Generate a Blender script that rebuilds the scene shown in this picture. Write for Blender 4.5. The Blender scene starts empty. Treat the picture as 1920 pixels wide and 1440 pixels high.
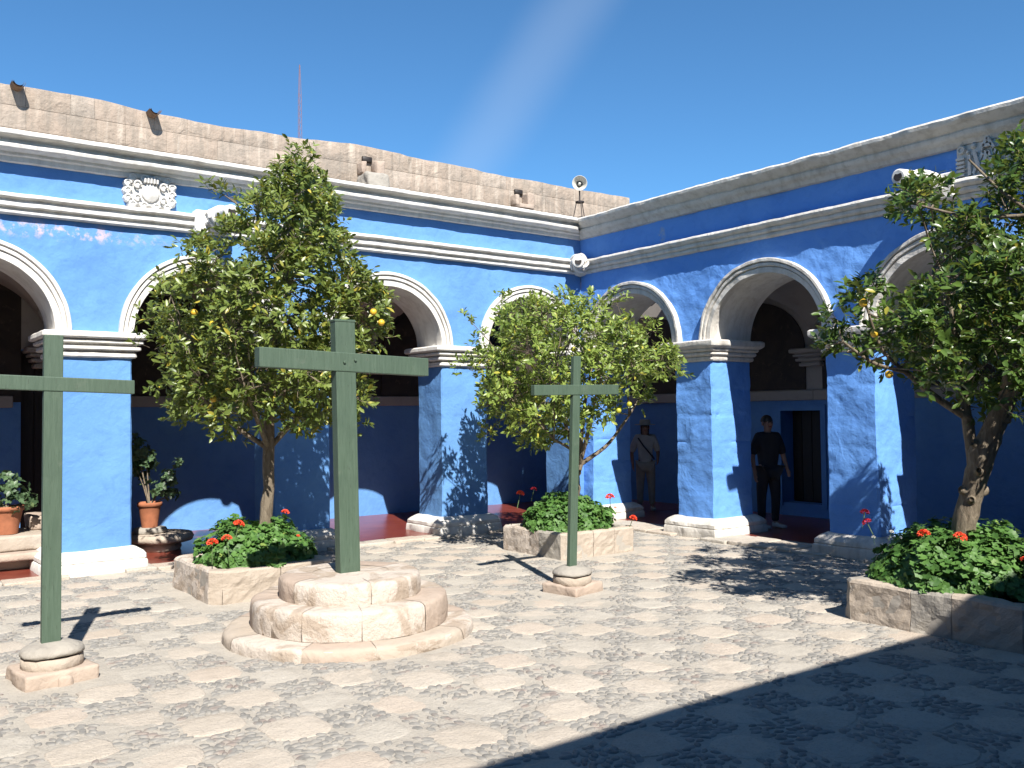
import bpy, bmesh, math, random
import numpy as np
from mathutils import Matrix, Vector

# ------------------------------------------------------------------ camera, sky, sun, exposure
scene = bpy.context.scene
COL = scene.collection
random.seed(7); RS = np.random.RandomState(7)
F_PX, YAW, PITCH, ROLL, EYE = 1694.55, 0.63922, 0.03139, -0.01153, 1.8
Fv = np.array([math.sin(YAW)*math.cos(PITCH), math.cos(YAW)*math.cos(PITCH), math.sin(PITCH)])
Rv = np.array([math.cos(YAW), -math.sin(YAW), 0.0]); Uv = np.cross(Rv, Fv)
cr, sr = math.cos(ROLL), math.sin(ROLL)
Rv, Uv = cr*Rv+sr*Uv, -sr*Rv+cr*Uv
cam = bpy.data.cameras.new('camera'); camo = bpy.data.objects.new('camera', cam); COL.objects.link(camo)
cam.sensor_width = 36; cam.lens = 36*F_PX/1920; cam.clip_end = 1500; cam.clip_start = .05
camo.matrix_world = Matrix(((Rv[0], Uv[0], -Fv[0], 0), (Rv[1], Uv[1], -Fv[1], 0), (Rv[2], Uv[2], -Fv[2], EYE), (0, 0, 0, 1)))
scene.camera = camo

SUN_EL, SUN_AZ = math.radians(45.2), math.radians(18.2)      # light travels towards +y, slightly +x
SUN_STRENGTH, SKY_STRENGTH, EXPOSURE = 5.0, 0.061, 1.06
sd = bpy.data.lights.new('sun', 'SUN'); sd.energy = SUN_STRENGTH; sd.angle = math.radians(.5); sd.color = (1, .955, .88)
so = bpy.data.objects.new('sun', sd); COL.objects.link(so); so.location = (-4, -14, 16)
ldir = Vector((math.sin(SUN_AZ)*math.cos(SUN_EL), math.cos(SUN_AZ)*math.cos(SUN_EL), -math.sin(SUN_EL)))
so.rotation_euler = ldir.to_track_quat('-Z', 'Y').to_euler()
world = bpy.data.worlds.new('World'); scene.world = world; world.use_nodes = True
wt = world.node_tree; wt.nodes.clear()
wo = wt.nodes.new('ShaderNodeOutputWorld'); bg = wt.nodes.new('ShaderNodeBackground'); sk = wt.nodes.new('ShaderNodeTexSky')
sk.sky_type = 'NISHITA'; sk.sun_disc = False; sk.sun_elevation = SUN_EL; sk.sun_rotation = math.pi+SUN_AZ
sk.altitude = 2300; sk.air_density = 1.0; sk.dust_density = .15; sk.ozone_density = 3.0
bg.inputs['Strength'].default_value = SKY_STRENGTH
def wnode(t, **kw):
    n = wt.nodes.new(t)
    for k, v in kw.items(): setattr(n, k, v)
    return n
# one faint pale streak mixed into the sky colour, laid along a great circle
tc = wnode('ShaderNodeTexCoord')
d1 = Vector((.596, .685, .418)).normalized(); d2 = Vector((.539, .797, .271)).normalized(); nrm = d1.cross(d2).normalized(); mid = (d1+d2).normalized()
dn = wnode('ShaderNodeVectorMath', operation='DOT_PRODUCT'); dn.inputs[1].default_value = nrm
nz = wnode('ShaderNodeTexNoise'); nz.inputs['Scale'].default_value = 5; nz.inputs['Detail'].default_value = 5
wt.links.new(tc.outputs['Generated'], dn.inputs[0]); wt.links.new(tc.outputs['Generated'], nz.inputs['Vector'])
ad = wnode('ShaderNodeMath', operation='MULTIPLY_ADD'); ad.inputs[1].default_value = .03; ad.inputs[2].default_value = -.015
wt.links.new(nz.outputs['Fac'], ad.inputs[0])
a2 = wnode('ShaderNodeMath', operation='ADD'); wt.links.new(dn.outputs['Value'], a2.inputs[0]); wt.links.new(ad.outputs[0], a2.inputs[1])
ab = wnode('ShaderNodeMath', operation='ABSOLUTE'); wt.links.new(a2.outputs[0], ab.inputs[0])
mr = wnode('ShaderNodeMapRange', interpolation_type='SMOOTHSTEP'); mr.inputs['From Min'].default_value = .002; mr.inputs['From Max'].default_value = .05
mr.inputs['To Min'].default_value = 1; mr.inputs['To Max'].default_value = 0; wt.links.new(ab.outputs[0], mr.inputs['Value'])
dm = wnode('ShaderNodeVectorMath', operation='DOT_PRODUCT'); dm.inputs[1].default_value = mid; wt.links.new(tc.outputs['Generated'], dm.inputs[0])
m2 = wnode('ShaderNodeMapRange', interpolation_type='SMOOTHSTEP'); m2.inputs['From Min'].default_value = .965; m2.inputs['From Max'].default_value = .998; wt.links.new(dm.outputs['Value'], m2.inputs['Value'])
mm = wnode('ShaderNodeMath', operation='MULTIPLY'); wt.links.new(mr.outputs[0], mm.inputs[0]); wt.links.new(m2.outputs[0], mm.inputs[1])
m3 = wnode('ShaderNodeMath', operation='MULTIPLY'); m3.inputs[1].default_value = .12; wt.links.new(mm.outputs[0], m3.inputs[0])
mx = wnode('ShaderNodeMix', data_type='RGBA'); mx.inputs[7].default_value = (6.5, 7.4, 8.6, 1)
tint = wnode('ShaderNodeMix', data_type='RGBA', blend_type='MULTIPLY'); tint.inputs[0].default_value = 1; tint.inputs[7].default_value = (.74, 1.24, 1.44, 1)
wt.links.new(sk.outputs[0], tint.inputs[6]); wt.links.new(tint.outputs[2], mx.inputs[6]); wt.links.new(m3.outputs[0], mx.inputs[0])
wt.links.new(mx.outputs[2], bg.inputs['Color']); wt.links.new(bg.outputs[0], wo.inputs['Surface'])
vs = scene.view_settings; vs.view_transform = 'Standard'; vs.look = 'None'; vs.gamma = 1; vs.exposure = EXPOSURE; vs.use_curve_mapping = False
scene.render.engine = 'CYCLES'; scene.cycles.max_bounces = 8

# ------------------------------------------------------------------ helpers
def hash3(ix, iy, iz, seed):
    h = (ix*374761393 + iy*668265263 + iz*2147483647 + seed*1274126177) & 0xffffffff
    h = ((h ^ (h >> 13))*1274126177) & 0xffffffff
    h = (h ^ (h >> 16)) & 0xffffffff
    return h/4294967295.0
def vnoise(P, scale=1.0, seed=0):
    Q = np.asarray(P, float)*scale + 100.0; I = np.floor(Q).astype(np.int64); Fr = Q-I; Fr = Fr*Fr*(3-2*Fr)
    out = 0
    for dx in (0, 1):
        for dy in (0, 1):
            for dz in (0, 1):
                w = (Fr[..., 0] if dx else 1-Fr[..., 0])*(Fr[..., 1] if dy else 1-Fr[..., 1])*(Fr[..., 2] if dz else 1-Fr[..., 2])
                out = out + w*hash3(I[..., 0]+dx, I[..., 1]+dy, I[..., 2]+dz, seed)
    return out*2-1
def fbm(P, scale=1.0, octaves=3, seed=0):
    a, s, t = 1.0, scale, 0
    for o in range(octaves):
        t = t + a*vnoise(P, s, seed+o*17); a *= .5; s *= 2.07
    return t
def mesh_data(name, V, Fc, mats, smooth=False, midx=None, attr=None):
    V = np.asarray(V, np.float32).reshape(-1, 3); me = bpy.data.meshes.new(name)
    if isinstance(Fc, np.ndarray):
        n, k = Fc.shape; loops = Fc.ravel(); starts = np.arange(n)*k; 
    else:
        lens = np.array([len(f) for f in Fc]); loops = np.concatenate([np.asarray(f) for f in Fc]); starts = np.concatenate([[0], np.cumsum(lens)[:-1]]); n = len(Fc)
    me.vertices.add(len(V)); me.vertices.foreach_set('co', V.ravel())
    me.loops.add(len(loops)); me.loops.foreach_set('vertex_index', loops.astype(np.int32))
    me.polygons.add(n); me.polygons.foreach_set('loop_start', starts.astype(np.int32))
    if not isinstance(mats, (list, tuple)): mats = [mats]
    for m in mats: me.materials.append(m)
    if midx is not None: me.polygons.foreach_set('material_index', np.asarray(midx, np.int32))
    me.update(calc_edges=True); me.validate()
    if attr is not None:
        a = me.attributes.new('tint', 'FLOAT', 'FACE'); a.data.foreach_set('value', np.asarray(attr, np.float32))
    me.polygons.foreach_set('use_smooth', np.full(len(me.polygons), bool(smooth)))
    return me
def put(name, me, parent=None, loc=(0, 0, 0), rot=(0, 0, 0), scale=(1, 1, 1)):
    o = bpy.data.objects.new(name, me); COL.objects.link(o); o.location = loc; o.rotation_euler = rot; o.scale = scale
    if parent is not None: o.parent = parent
    return o
def obj(name, V, Fc, mats, parent=None, smooth=False, **kw):
    loc = kw.pop('loc', (0, 0, 0)); rot = kw.pop('rot', (0, 0, 0))
    return put(name, mesh_data(name, V, Fc, mats, smooth, **kw), parent, loc, rot)
def thing(name, label, cat, loc=(0, 0, 0), rot=(0, 0, 0), group=None):
    o = bpy.data.objects.new(name, None); COL.objects.link(o); o.location = loc; o.rotation_euler = rot; o.empty_display_size = .1
    o['label'] = label; o['category'] = cat
    if group: o['group'] = group
    return o
def tag(o, label, cat, group=None):
    o['label'] = label; o['category'] = cat
    if group: o['group'] = group
    return o
class MB:
    """collects vertices and faces"""
    def __init__(s): s.V = []; s.F = []; s.n = 0; s.M = []
    def add(s, V, Fc, m=0):
        V = np.asarray(V, float).reshape(-1, 3); s.V.append(V)
        for f in Fc: s.F.append([int(i)+s.n for i in f]); s.M.append(m)
        s.n += len(V)
    def obj(s, name, mats, parent=None, smooth=False, **kw):
        return obj(name, np.concatenate(s.V), s.F, mats, parent, smooth, midx=s.M, **kw)
def grid_faces(nu, nv, wrapu=False):
    i = np.arange(nu if wrapu else nu-1)[:, None]; j = np.arange(nv-1)[None, :]
    a = i*nv+j; b = ((i+1) % nu)*nv+j
    return np.stack([a, b, b+1, a+1], -1).reshape(-1, 4)
def tube(path, radii, n=8, seed=0, amp=0.0, caps=True):
    P = np.asarray(path, float); R = np.asarray(radii, float)*np.ones(len(P)); V = []
    prev = None
    for i in range(len(P)):
        t = P[min(i+1, len(P)-1)]-P[max(i-1, 0)]; t = t/(np.linalg.norm(t)+1e-9)
        if prev is None: prev = np.cross(t, [0.31, .9, .1]); 
        a = prev-t*(prev@t); a /= np.linalg.norm(a)+1e-9; prev = a; b = np.cross(t, a)
        th = np.arange(n)*2*math.pi/n
        V.append(P[i]+R[i]*(np.cos(th)[:, None]*a+np.sin(th)[:, None]*b))
    V = np.array(V)
    if amp: 
        nn = fbm(V, 9, 3, seed)[..., None]; V = V+(V-P[:, None])*nn*amp
    L = len(P); Fc = [list(f) for f in grid_faces(L, n)]
    for i in range(L-1): Fc.append([i*n+n-1, (i+1)*n+n-1, (i+1)*n, i*n])
    if caps: Fc.append(list(range(n))[::-1]); Fc.append([(L-1)*n+k for k in range(n)])
    return V.reshape(-1, 3), Fc
def lathe(prof, n=32, center=(0, 0), amp=0, seed=0, caps=True):
    th = np.arange(n)*2*math.pi/n; P = np.asarray(prof, float)
    V = np.stack([np.outer(np.cos(th), P[:, 0])+center[0], np.outer(np.sin(th), P[:, 0])+center[1], np.tile(P[:, 1], (n, 1))], -1)
    if amp: V = V+fbm(V, 7, 3, seed)[..., None]*amp*np.array([1, 1, .6])
    Fc = [list(f) for f in grid_faces(n, len(P), True)]; k = len(P)
    if caps:
        Fc.append([i*k for i in range(n)][::-1]); Fc.append([i*k+k-1 for i in range(n)])
    return V.reshape(-1, 3), Fc
def bbox(x0, x1, y0, y1, z0, z1, bev=.01, sub=0, amp=0, seed=0, sc=8):
    """bevelled box as a rounded superloop; sub: rough face subdivision"""
    bm = bmesh.new(); bmesh.ops.create_cube(bm, size=1)
    bmesh.ops.scale(bm, vec=(x1-x0, y1-y0, z1-z0), verts=bm.verts); bmesh.ops.translate(bm, vec=((x0+x1)/2, (y0+y1)/2, (z0+z1)/2), verts=bm.verts)
    if bev: bmesh.ops.bevel(bm, geom=bm.edges[:], offset=bev, segments=1 if not sub else 2, affect='EDGES', profile=.6)
    if sub:
        for it in range(5):
            el = [e for e in bm.edges if e.calc_length() > sub]
            if not el: break
            bmesh.ops.subdivide_edges(bm, edges=el, cuts=1, use_grid_fill=True)
        bmesh.ops.triangulate(bm, faces=[f for f in bm.faces if len(f.verts) > 4])
    bm.verts.index_update()
    V = np.array([v.co[:] for v in bm.verts]); Fc = [[v.index for v in f.verts] for f in bm.faces]; bm.free()
    if amp:
        c = V.mean(0); d = V-c; d = d/(np.linalg.norm(d, axis=1)[:, None]+1e-9)
        V = V+d*fbm(V, sc, 3, seed)[:, None]*amp
    return V, Fc

# ------------------------------------------------------------------ materials
ALB = .74      # all paint and stone tones are scaled down together, so that shade comes out darker
def newmat(name):
    m = bpy.data.materials.new(name); m.use_nodes = True; nt = m.node_tree; nt.nodes.clear()
    out = nt.nodes.new('ShaderNodeOutputMaterial'); b = nt.nodes.new('ShaderNodeBsdfPrincipled'); nt.links.new(b.outputs[0], out.inputs[0])
    return m, nt, b, out
def N(nt, t, **kw):
    n = nt.nodes.new(t)
    for k, v in kw.items():
        if k in n.bl_rna.properties: setattr(n, k, v)
        else: n.inputs[k].default_value = v
    return n
def noise(nt, vec, scale, detail=5, rough=.55, dist=0):
    n = N(nt, 'ShaderNodeTexNoise'); n.inputs['Scale'].default_value = scale; n.inputs['Detail'].default_value = detail
    n.inputs['Roughness'].default_value = rough; n.inputs['Distortion'].default_value = dist; nt.links.new(vec, n.inputs['Vector']); return n.outputs['Fac']
def mrange(nt, v, a, b, c=0, d=1):
    n = N(nt, 'ShaderNodeMapRange'); n.inputs['From Min'].default_value = a; n.inputs['From Max'].default_value = b
    n.inputs['To Min'].default_value = c; n.inputs['To Max'].default_value = d; nt.links.new(v, n.inputs['Value']); return n.outputs[0]
def mixc(nt, fac, a, b, mode='MIX'):
    n = N(nt, 'ShaderNodeMix', data_type='RGBA', blend_type=mode)
    if isinstance(fac, (int, float)): n.inputs[0].default_value = fac
    else: nt.links.new(fac, n.inputs[0])
    for i, c in ((6, a), (7, b)):
        if isinstance(c, (tuple, list)): n.inputs[i].default_value = (*[k*ALB for k in c], 1)
        else: nt.links.new(c, n.inputs[i])
    return n.outputs[2]
def math_(nt, op, a, b):
    n = N(nt, 'ShaderNodeMath', operation=op)
    for i, c in enumerate((a, b)):
        if isinstance(c, (int, float)): n.inputs[i].default_value = c
        else: nt.links.new(c, n.inputs[i])
    return n.outputs[0]
def bump(nt, b, h, strength, dist):
    n = N(nt, 'ShaderNodeBump'); n.inputs['Strength'].default_value = strength; n.inputs['Distance'].default_value = dist
    nt.links.new(h, n.inputs['Height']); nt.links.new(n.outputs[0], b.inputs['Normal'])
def objvec(nt): return N(nt, 'ShaderNodeTexCoord').outputs['Object']
def posvec(nt): return N(nt, 'ShaderNodeNewGeometry').outputs['Position']

def plaster(name, base, pale, dark, bstr=.6, bdist=.012, patch=None, rough=.88, bscale=14, stain=None, chips=None):
    m, nt, b, out = newmat(name); v = posvec(nt)
    c = mixc(nt, mrange(nt, noise(nt, v, 1.3, 6, .6), .35, .7), base, pale)
    c = mixc(nt, mrange(nt, noise(nt, v, 5.5, 5, .65, .6), .52, .75, 0, .6), c, dark)
    if stain:      # rain streaks and grime, stretched vertically
        mp = N(nt, 'ShaderNodeMapping'); mp.inputs['Scale'].default_value = (5.5, 5.5, .8); nt.links.new(v, mp.inputs['Vector'])
        c = mixc(nt, mrange(nt, noise(nt, mp.outputs[0], 1.6, 6, .65), .46, .68, 0, .7), c, stain)
    if name.startswith('attic'):      # lime runs and weathered dark patches
        mp2 = N(nt, 'ShaderNodeMapping'); mp2.inputs['Scale'].default_value = (4.2, 4.2, .45); mp2.inputs['Location'].default_value = (3, 1, 0); nt.links.new(v, mp2.inputs['Vector'])
        c = mixc(nt, mrange(nt, noise(nt, mp2.outputs[0], 1.9, 5, .6), .55, .68, 0, .65), c, (.60, .51, .42))
        c = mixc(nt, mrange(nt, noise(nt, v, 1.7, 6, .65), .52, .64, 0, .5), c, (.27, .24, .205))
    if chips:
        c = mixc(nt, mrange(nt, noise(nt, v, 9, 7, .7), .69, .74, 0, .8), c, chips)
    if patch:      # worn-off paint in one area: (centre, size, colour)
        ctr, size, pc = patch
        mp = N(nt, 'ShaderNodeMapping'); mp.inputs['Location'].default_value = tuple(-a/s for a, s in zip(ctr, size)); mp.inputs['Scale'].default_value = tuple(1/s for s in size)
        nt.links.new(v, mp.inputs['Vector']); ln = N(nt, 'ShaderNodeVectorMath', operation='LENGTH'); nt.links.new(mp.outputs[0], ln.inputs[0])
        f = math_(nt, 'MULTIPLY', mrange(nt, ln.outputs['Value'], 1, .3), mrange(nt, noise(nt, v, 6, 7, .7), .50, .60))
        c = mixc(nt, f, c, pc)
    nt.links.new(c, b.inputs['Base Color']); b.inputs['Roughness'].default_value = rough; b.inputs['Specular IOR Level'].default_value = .25
    h = math_(nt, 'ADD', noise(nt, v, bscale, 6, .62), math_(nt, 'MULTIPLY', noise(nt, v, bscale*.25, 4, .5, 1.0), 2.0))
    bump(nt, b, h, bstr, bdist); return m

BLUE = (.128, .305, .67)
M = {}
M['blue'] = plaster('blue_plaster', BLUE, (.165, .375, .73), (.10, .25, .60), .6, .012, patch=((2.0, 11.3, 3.93), (1.4, .6, .13), (.62, .50, .55)))
M['blue_rough'] = plaster('rough_blue_plaster', (.150, .375, .90), (.185, .43, .96), (.12, .31, .80), .7, .018, patch=((9.85, 9.46, 4.43), (.6, .10, .14), (.55, .56, .58)), bscale=9)
M['white'] = plaster('white_lime_paint', (.84, .81, .76), (.90, .88, .84), (.72, .68, .62), .5, .010, rough=.85, stain=(.62, .58, .53))
M['white_shaded'] = plaster('shaded_white_lime', (.42, .385, .35), (.48, .44, .40), (.34, .31, .28), .3, .01, rough=.9)  # interior white darkened in its colour to deepen the shade of the walks
M['white_old'] = plaster('weathered_white_paint', (.74, .70, .64), (.82, .79, .74), (.60, .56, .50), .8, .014, rough=.9, stain=(.48, .44, .385), chips=(.30, .26, .22))
M['sillar'] = plaster('pale_sillar_stone', (.46, .385, .31), (.54, .46, .38), (.37, .31, .25), .8, .02, rough=.95, bscale=11)
M['sillar_pink'] = plaster('pinkish_sillar_stone', (.46, .36, .29), (.53, .43, .35), (.36, .28, .22), .8, .02, rough=.95, bscale=11)
M['sillar_grey'] = plaster('grey_sillar_stone', (.36, .33, .29), (.47, .43, .37), (.27, .24, .21), .9, .022, rough=.95, bscale=10)
def washed():
    m, nt, b, out = newmat('whitewashed_worn_stone'); v = posvec(nt)
    c = mixc(nt, mrange(nt, noise(nt, v, 5, 6, .6), .35, .7), (.43, .345, .27), (.52, .43, .35))
    c = mixc(nt, mrange(nt, noise(nt, v, 3.1, 7, .62, .8), .44, .53), c, (.63, .55, .475))
    c = mixc(nt, mrange(nt, noise(nt, v, 16, 6, .7), .58, .7, 0, .6), c, (.36, .28, .22))
    nt.links.new(c, b.inputs['Base Color']); b.inputs['Roughness'].default_value = .93; b.inputs['Specular IOR Level'].default_value = .2
    h = math_(nt, 'ADD', noise(nt, v, 26, 6, .7), math_(nt, 'MULTIPLY', noise(nt, v, 5, 6, .6), 2.5)); bump(nt, b, h, .9, .016); return m
M['washed'] = washed()
M['mortar'] = plaster('pale_mortar', (.42, .38, .33), (.48, .44, .385), (.35, .32, .28), .6, .012, rough=.95)
M['white_mortar'] = plaster('whitewashed_mortar', (.62, .55, .48), (.68, .62, .55), (.50, .42, .35), .6, .012, rough=.95)
M['stonewall'] = [plaster('attic_stone_%s' % n, a, b_, c_, .9, .022, rough=.95, stain=(.27, .235, .195)) for n, a, b_, c_ in
    (('warm', (.41, .325, .26), (.48, .39, .315), (.33, .265, .21)), ('tan', (.385, .305, .24), (.45, .365, .295), (.31, .25, .20)), ('pale', (.44, .36, .295), (.50, .42, .35), (.36, .295, .235)))]

def simple(name, col, rough=.6, var=.15, scale=8, bstr=.2, bdist=.004, metal=0, spec=.5, stretch=None, coat=0):
    m, nt, b, out = newmat(name); v = objvec(nt)
    if stretch:
        mp = N(nt, 'ShaderNodeMapping'); mp.inputs['Scale'].default_value = stretch; nt.links.new(v, mp.inputs['Vector']); v = mp.outputs[0]
    nn = noise(nt, v, scale, 6, .6)
    c = mixc(nt, mrange(nt, nn, .3, .7), tuple(max(0, k*(1-var)) for k in col), tuple(min(1, k*(1+var)) for k in col))
    nt.links.new(c, b.inputs['Base Color']); b.inputs['Roughness'].default_value = rough; b.inputs['Metallic'].default_value = metal
    b.inputs['Specular IOR Level'].default_value = spec; b.inputs['Coat Weight'].default_value = coat
    bump(nt, b, nn, bstr, bdist); return m
def green_wood():
    m, nt, b, out = newmat('green_painted_wood'); v = objvec(nt)
    mp = N(nt, 'ShaderNodeMapping'); mp.inputs['Scale'].default_value = (18, 18, 1.6); nt.links.new(v, mp.inputs['Vector'])
    g = noise(nt, mp.outputs[0], 3, 6, .6, .5)
    c = mixc(nt, mrange(nt, g, .3, .72), (.062, .105, .068), (.092, .142, .098))
    c = mixc(nt, mrange(nt, noise(nt, v, 7, 6, .7), .6, .78, 0, .7), c, (.14, .17, .13))
    c = mixc(nt, mrange(nt, noise(nt, v, 3, 3, .5), .5, .7, 0, .45), c, (.05, .085, .06)); c = mixc(nt, mrange(nt, noise(nt, mp.outputs[0], 9, 3, .5), .66, .70, 0, .8), c, (.035, .045, .03))
    nt.links.new(c, b.inputs['Base Color']); b.inputs['Roughness'].default_value = .62; bump(nt, b, g, .8, .005); return m
M['green'] = green_wood()
M['terracotta'] = simple('terracotta_clay', (.42, .15, .07), .85, .2, 12)
M['clay_tile'] = simple('old_clay_tile', (.22, .14, .09), .9, .3, 14, .6, .01)
M['soil'] = simple('dark_soil', (.05, .035, .025), .95, .4, 30, .8, .02)
M['dark_wood_hole_shade'] = simple('dark_door_wood_and_hole_shade', (.020, .013, .010), .6, .3, 4, .4, .006, stretch=(12, 12, 1))  # door wood, also painted in as the shade inside spout holes
M['iron'] = simple('dark_iron', (.05, .04, .04), .6, .2, 20, .2, .002, .5)
M['horn'] = simple('cream_painted_metal', (.62, .60, .54), .45, .06, 4, .05, .001)
M['horn_in'] = simple('dark_horn_throat', (.10, .10, .09), .6)
M['mast'] = simple('red_painted_steel', (.22, .13, .15), .6)
def red_floor():
    m, nt, b, out = newmat('polished_red_floor'); v = posvec(nt)
    c = mixc(nt, mrange(nt, noise(nt, v, 3, 6, .6), .35, .7), (.19, .035, .022), (.27, .065, .04))
    c = mixc(nt, mrange(nt, noise(nt, v, 18, 6, .7), .58, .7, 0, .6), c, (.12, .03, .02))
    nt.links.new(c, b.inputs['Base Color']); b.inputs['Roughness'].default_value = .28; b.inputs['Specular IOR Level'].default_value = .6
    bump(nt, b, noise(nt, v, 9, 4, .5), .15, .01); return m
M['red'] = red_floor()
def mural(name, a, b2, c2):
    m, nt, b, out = newmat(name); v = posvec(nt)
    c = mixc(nt, mrange(nt, noise(nt, v, 2.4, 6, .6, 1.5), .42, .6), a, b2)
    c = mixc(nt, mrange(nt, noise(nt, v, 4.3, 5, .6, 2.0), .60, .68, 0, .8), c, c2)
    nt.links.new(c, b.inputs['Base Color']); b.inputs['Roughness'].default_value = .7; return m
M['mural'] = mural('dark_old_fresco', (.022, .015, .012), (.045, .030, .022), (.10, .065, .05))
M['mural_frame'] = simple('dull_gilt_frame', (.10, .06, .03), .6)
def foliage(name, dark, mid, yellow, rough=.38, trans=.3, yamt=.9):
    m, nt, b, out = newmat(name)
    at = N(nt, 'ShaderNodeAttribute', attribute_name='tint')
    c = mixc(nt, mrange(nt, at.outputs['Fac'], 0, .75), dark, mid); c = mixc(nt, mrange(nt, at.outputs['Fac'], yamt, 1.0), c, yellow)
    nt.links.new(c, b.inputs['Base Color']); b.inputs['Roughness'].default_value = rough; b.inputs['Specular IOR Level'].default_value = .5
    tr = N(nt, 'ShaderNodeBsdfTranslucent'); nt.links.new(mixc(nt, .5, c, (yellow[0]*.7, yellow[1]*.9, yellow[2])), tr.inputs[0])
    ms = N(nt, 'ShaderNodeMixShader'); ms.inputs[0].default_value = trans; nt.links.new(b.outputs[0], ms.inputs[1]); nt.links.new(tr.outputs[0], ms.inputs[2]); nt.links.new(ms.outputs[0], out.inputs[0])
    return m
M['leaf_a'] = foliage('yellowing_orange_leaves', (.055, .105, .022), (.245, .315, .07), (.68, .54, .07), yamt=.88)
M['leaf_b'] = foliage('bright_orange_leaves', (.09, .165, .03), (.34, .44, .095), (.68, .60, .09), yamt=.90)
M['leaf_c'] = foliage('dark_orange_leaves', (.045, .095, .02), (.125, .215, .042), (.45, .40, .06), yamt=.93, rough=.33)
M['geranium'] = foliage('geranium_leaves', (.045, .13, .022), (.125, .265, .055), (.30, .38, .09), .55, .25)
M['pot_leaf'] = foliage('grey_green_leaves', (.05, .10, .045), (.12, .20, .09), (.22, .28, .10), .45, .2)
M['petal'] = simple('scarlet_petals', (1.15, .09, .03), .6, .2, 60)
M['petal_dark'] = simple('crimson_petals', (.38, .01, .03), .6, .25, 60)
M['petal_pink'] = simple('pink_red_petals', (.80, .05, .09), .6, .25, 60)
M['petal_white'] = simple('white_petals', (.8, .78, .74), .6, .1, 60)
M['stem'] = simple('green_stem', (.10, .16, .05), .7)
def bark():
    m, nt, b, out = newmat('grey_brown_bark'); v = objvec(nt)
    mp = N(nt, 'ShaderNodeMapping'); mp.inputs['Scale'].default_value = (6, 6, 1.8); nt.links.new(v, mp.inputs['Vector'])
    n1 = noise(nt, mp.outputs[0], 4, 7, .65, .6)
    c = mixc(nt, mrange(nt, n1, .35, .68), (.12, .09, .06), (.30, .245, .175))
    c = mixc(nt, mrange(nt, noise(nt, v, 5, 5, .6), .6, .72, 0, .6), c, (.34, .32, .24))
    nt.links.new(c, b.inputs['Base Color']); b.inputs['Roughness'].default_value = .9; bump(nt, b, n1, .8, .02); return m
M['bark'] = bark()
M['fruit'] = simple('orange_fruit', (.85, .52, .04), .45, .15, 30, .2, .002)
M['fruit_green'] = simple('unripe_yellow_fruit', (.50, .48, .04), .45, .15, 30, .2, .002)
def pebble_mat():
    m, nt, b, out = newmat('river_pebble'); v = posvec(nt)
    vo = N(nt, 'ShaderNodeTexNoise'); vo.inputs['Scale'].default_value = 13; vo.inputs['Detail'].default_value = 1; nt.links.new(v, vo.inputs['Vector'])
    c = mixc(nt, mrange(nt, vo.outputs['Fac'], .3, .7), (.20, .19, .175), (.34, .32, .29))
    c = mixc(nt, mrange(nt, noise(nt, v, 6.1, 1), .60, .70, 0, .6), c, (.27, .20, .17))
    c = mixc(nt, mrange(nt, noise(nt, v, 40, 5, .7), .5, .75, 0, .5), c, (.40, .37, .32))
    nt.links.new(c, b.inputs['Base Color']); b.inputs['Roughness'].default_value = .75; bump(nt, b, noise(nt, v, 90, 3), .25, .003); return m
M['pebble'] = pebble_mat()
def paving(name, a, b2, d, sc=1.0):
    m, nt, b, out = newmat(name); v = posvec(nt)
    c = mixc(nt, mrange(nt, noise(nt, v, .9, 6, .6), .35, .68), a, b2)
    c = mixc(nt, mrange(nt, noise(nt, v, 4.5, 6, .65, .4), .5, .72, 0, .6), c, d)
    c = mixc(nt, mrange(nt, noise(nt, v, 2.2, 6, .7, .8), .55, .72, 0, .5), c, (.36, .33, .29)); c = mixc(nt, mrange(nt, noise(nt, v, 60, 4, .7), .50, .72, 0, .5), c, (.27, .24, .20))
    nt.links.new(c, b.inputs['Base Color']); b.inputs['Roughness'].default_value = .92; b.inputs['Specular IOR Level'].default_value = .2
    h = math_(nt, 'ADD', noise(nt, v, 55, 5, .7), math_(nt, 'MULTIPLY', noise(nt, v, 7, 5, .55), 2.0)); bump(nt, b, h, .9, .012); return m
M['joint'] = paving('pale_grout', (.48, .435, .375), (.55, .50, .43), (.41, .375, .325))
M['slab'] = paving('pale_stone_slab', (.56, .49, .41), (.63, .555, .47), (.49, .425, .35))
M['slab_pink'] = paving('pinkish_stone_slab', (.56, .475, .39), (.62, .53, .445), (.49, .41, .335))
M['slab_grey'] = paving('greyish_stone_slab', (.52, .475, .41), (.58, .53, .46), (.45, .41, .355))
M['skin'] = simple('skin', (.35, .19, .13), .6)
M['hair'] = simple('dark_hair', (.03, .02, .015), .6)
M['tee'] = simple('white_cotton', (.52, .50, .48), .9)
M['pale_cloth'] = simple('pale_trouser_cloth', (.42, .38, .33), .9)
M['black_cloth'] = simple('black_cloth', (.020, .020, .025), .9)
M['shoe'] = simple('pale_sports_shoe', (.55, .53, .50), .7)
M['straw'] = simple('pale_straw_hat', (.45, .40, .33), .9)
M['bag'] = simple('dark_strap', (.03, .03, .05), .8)

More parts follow.
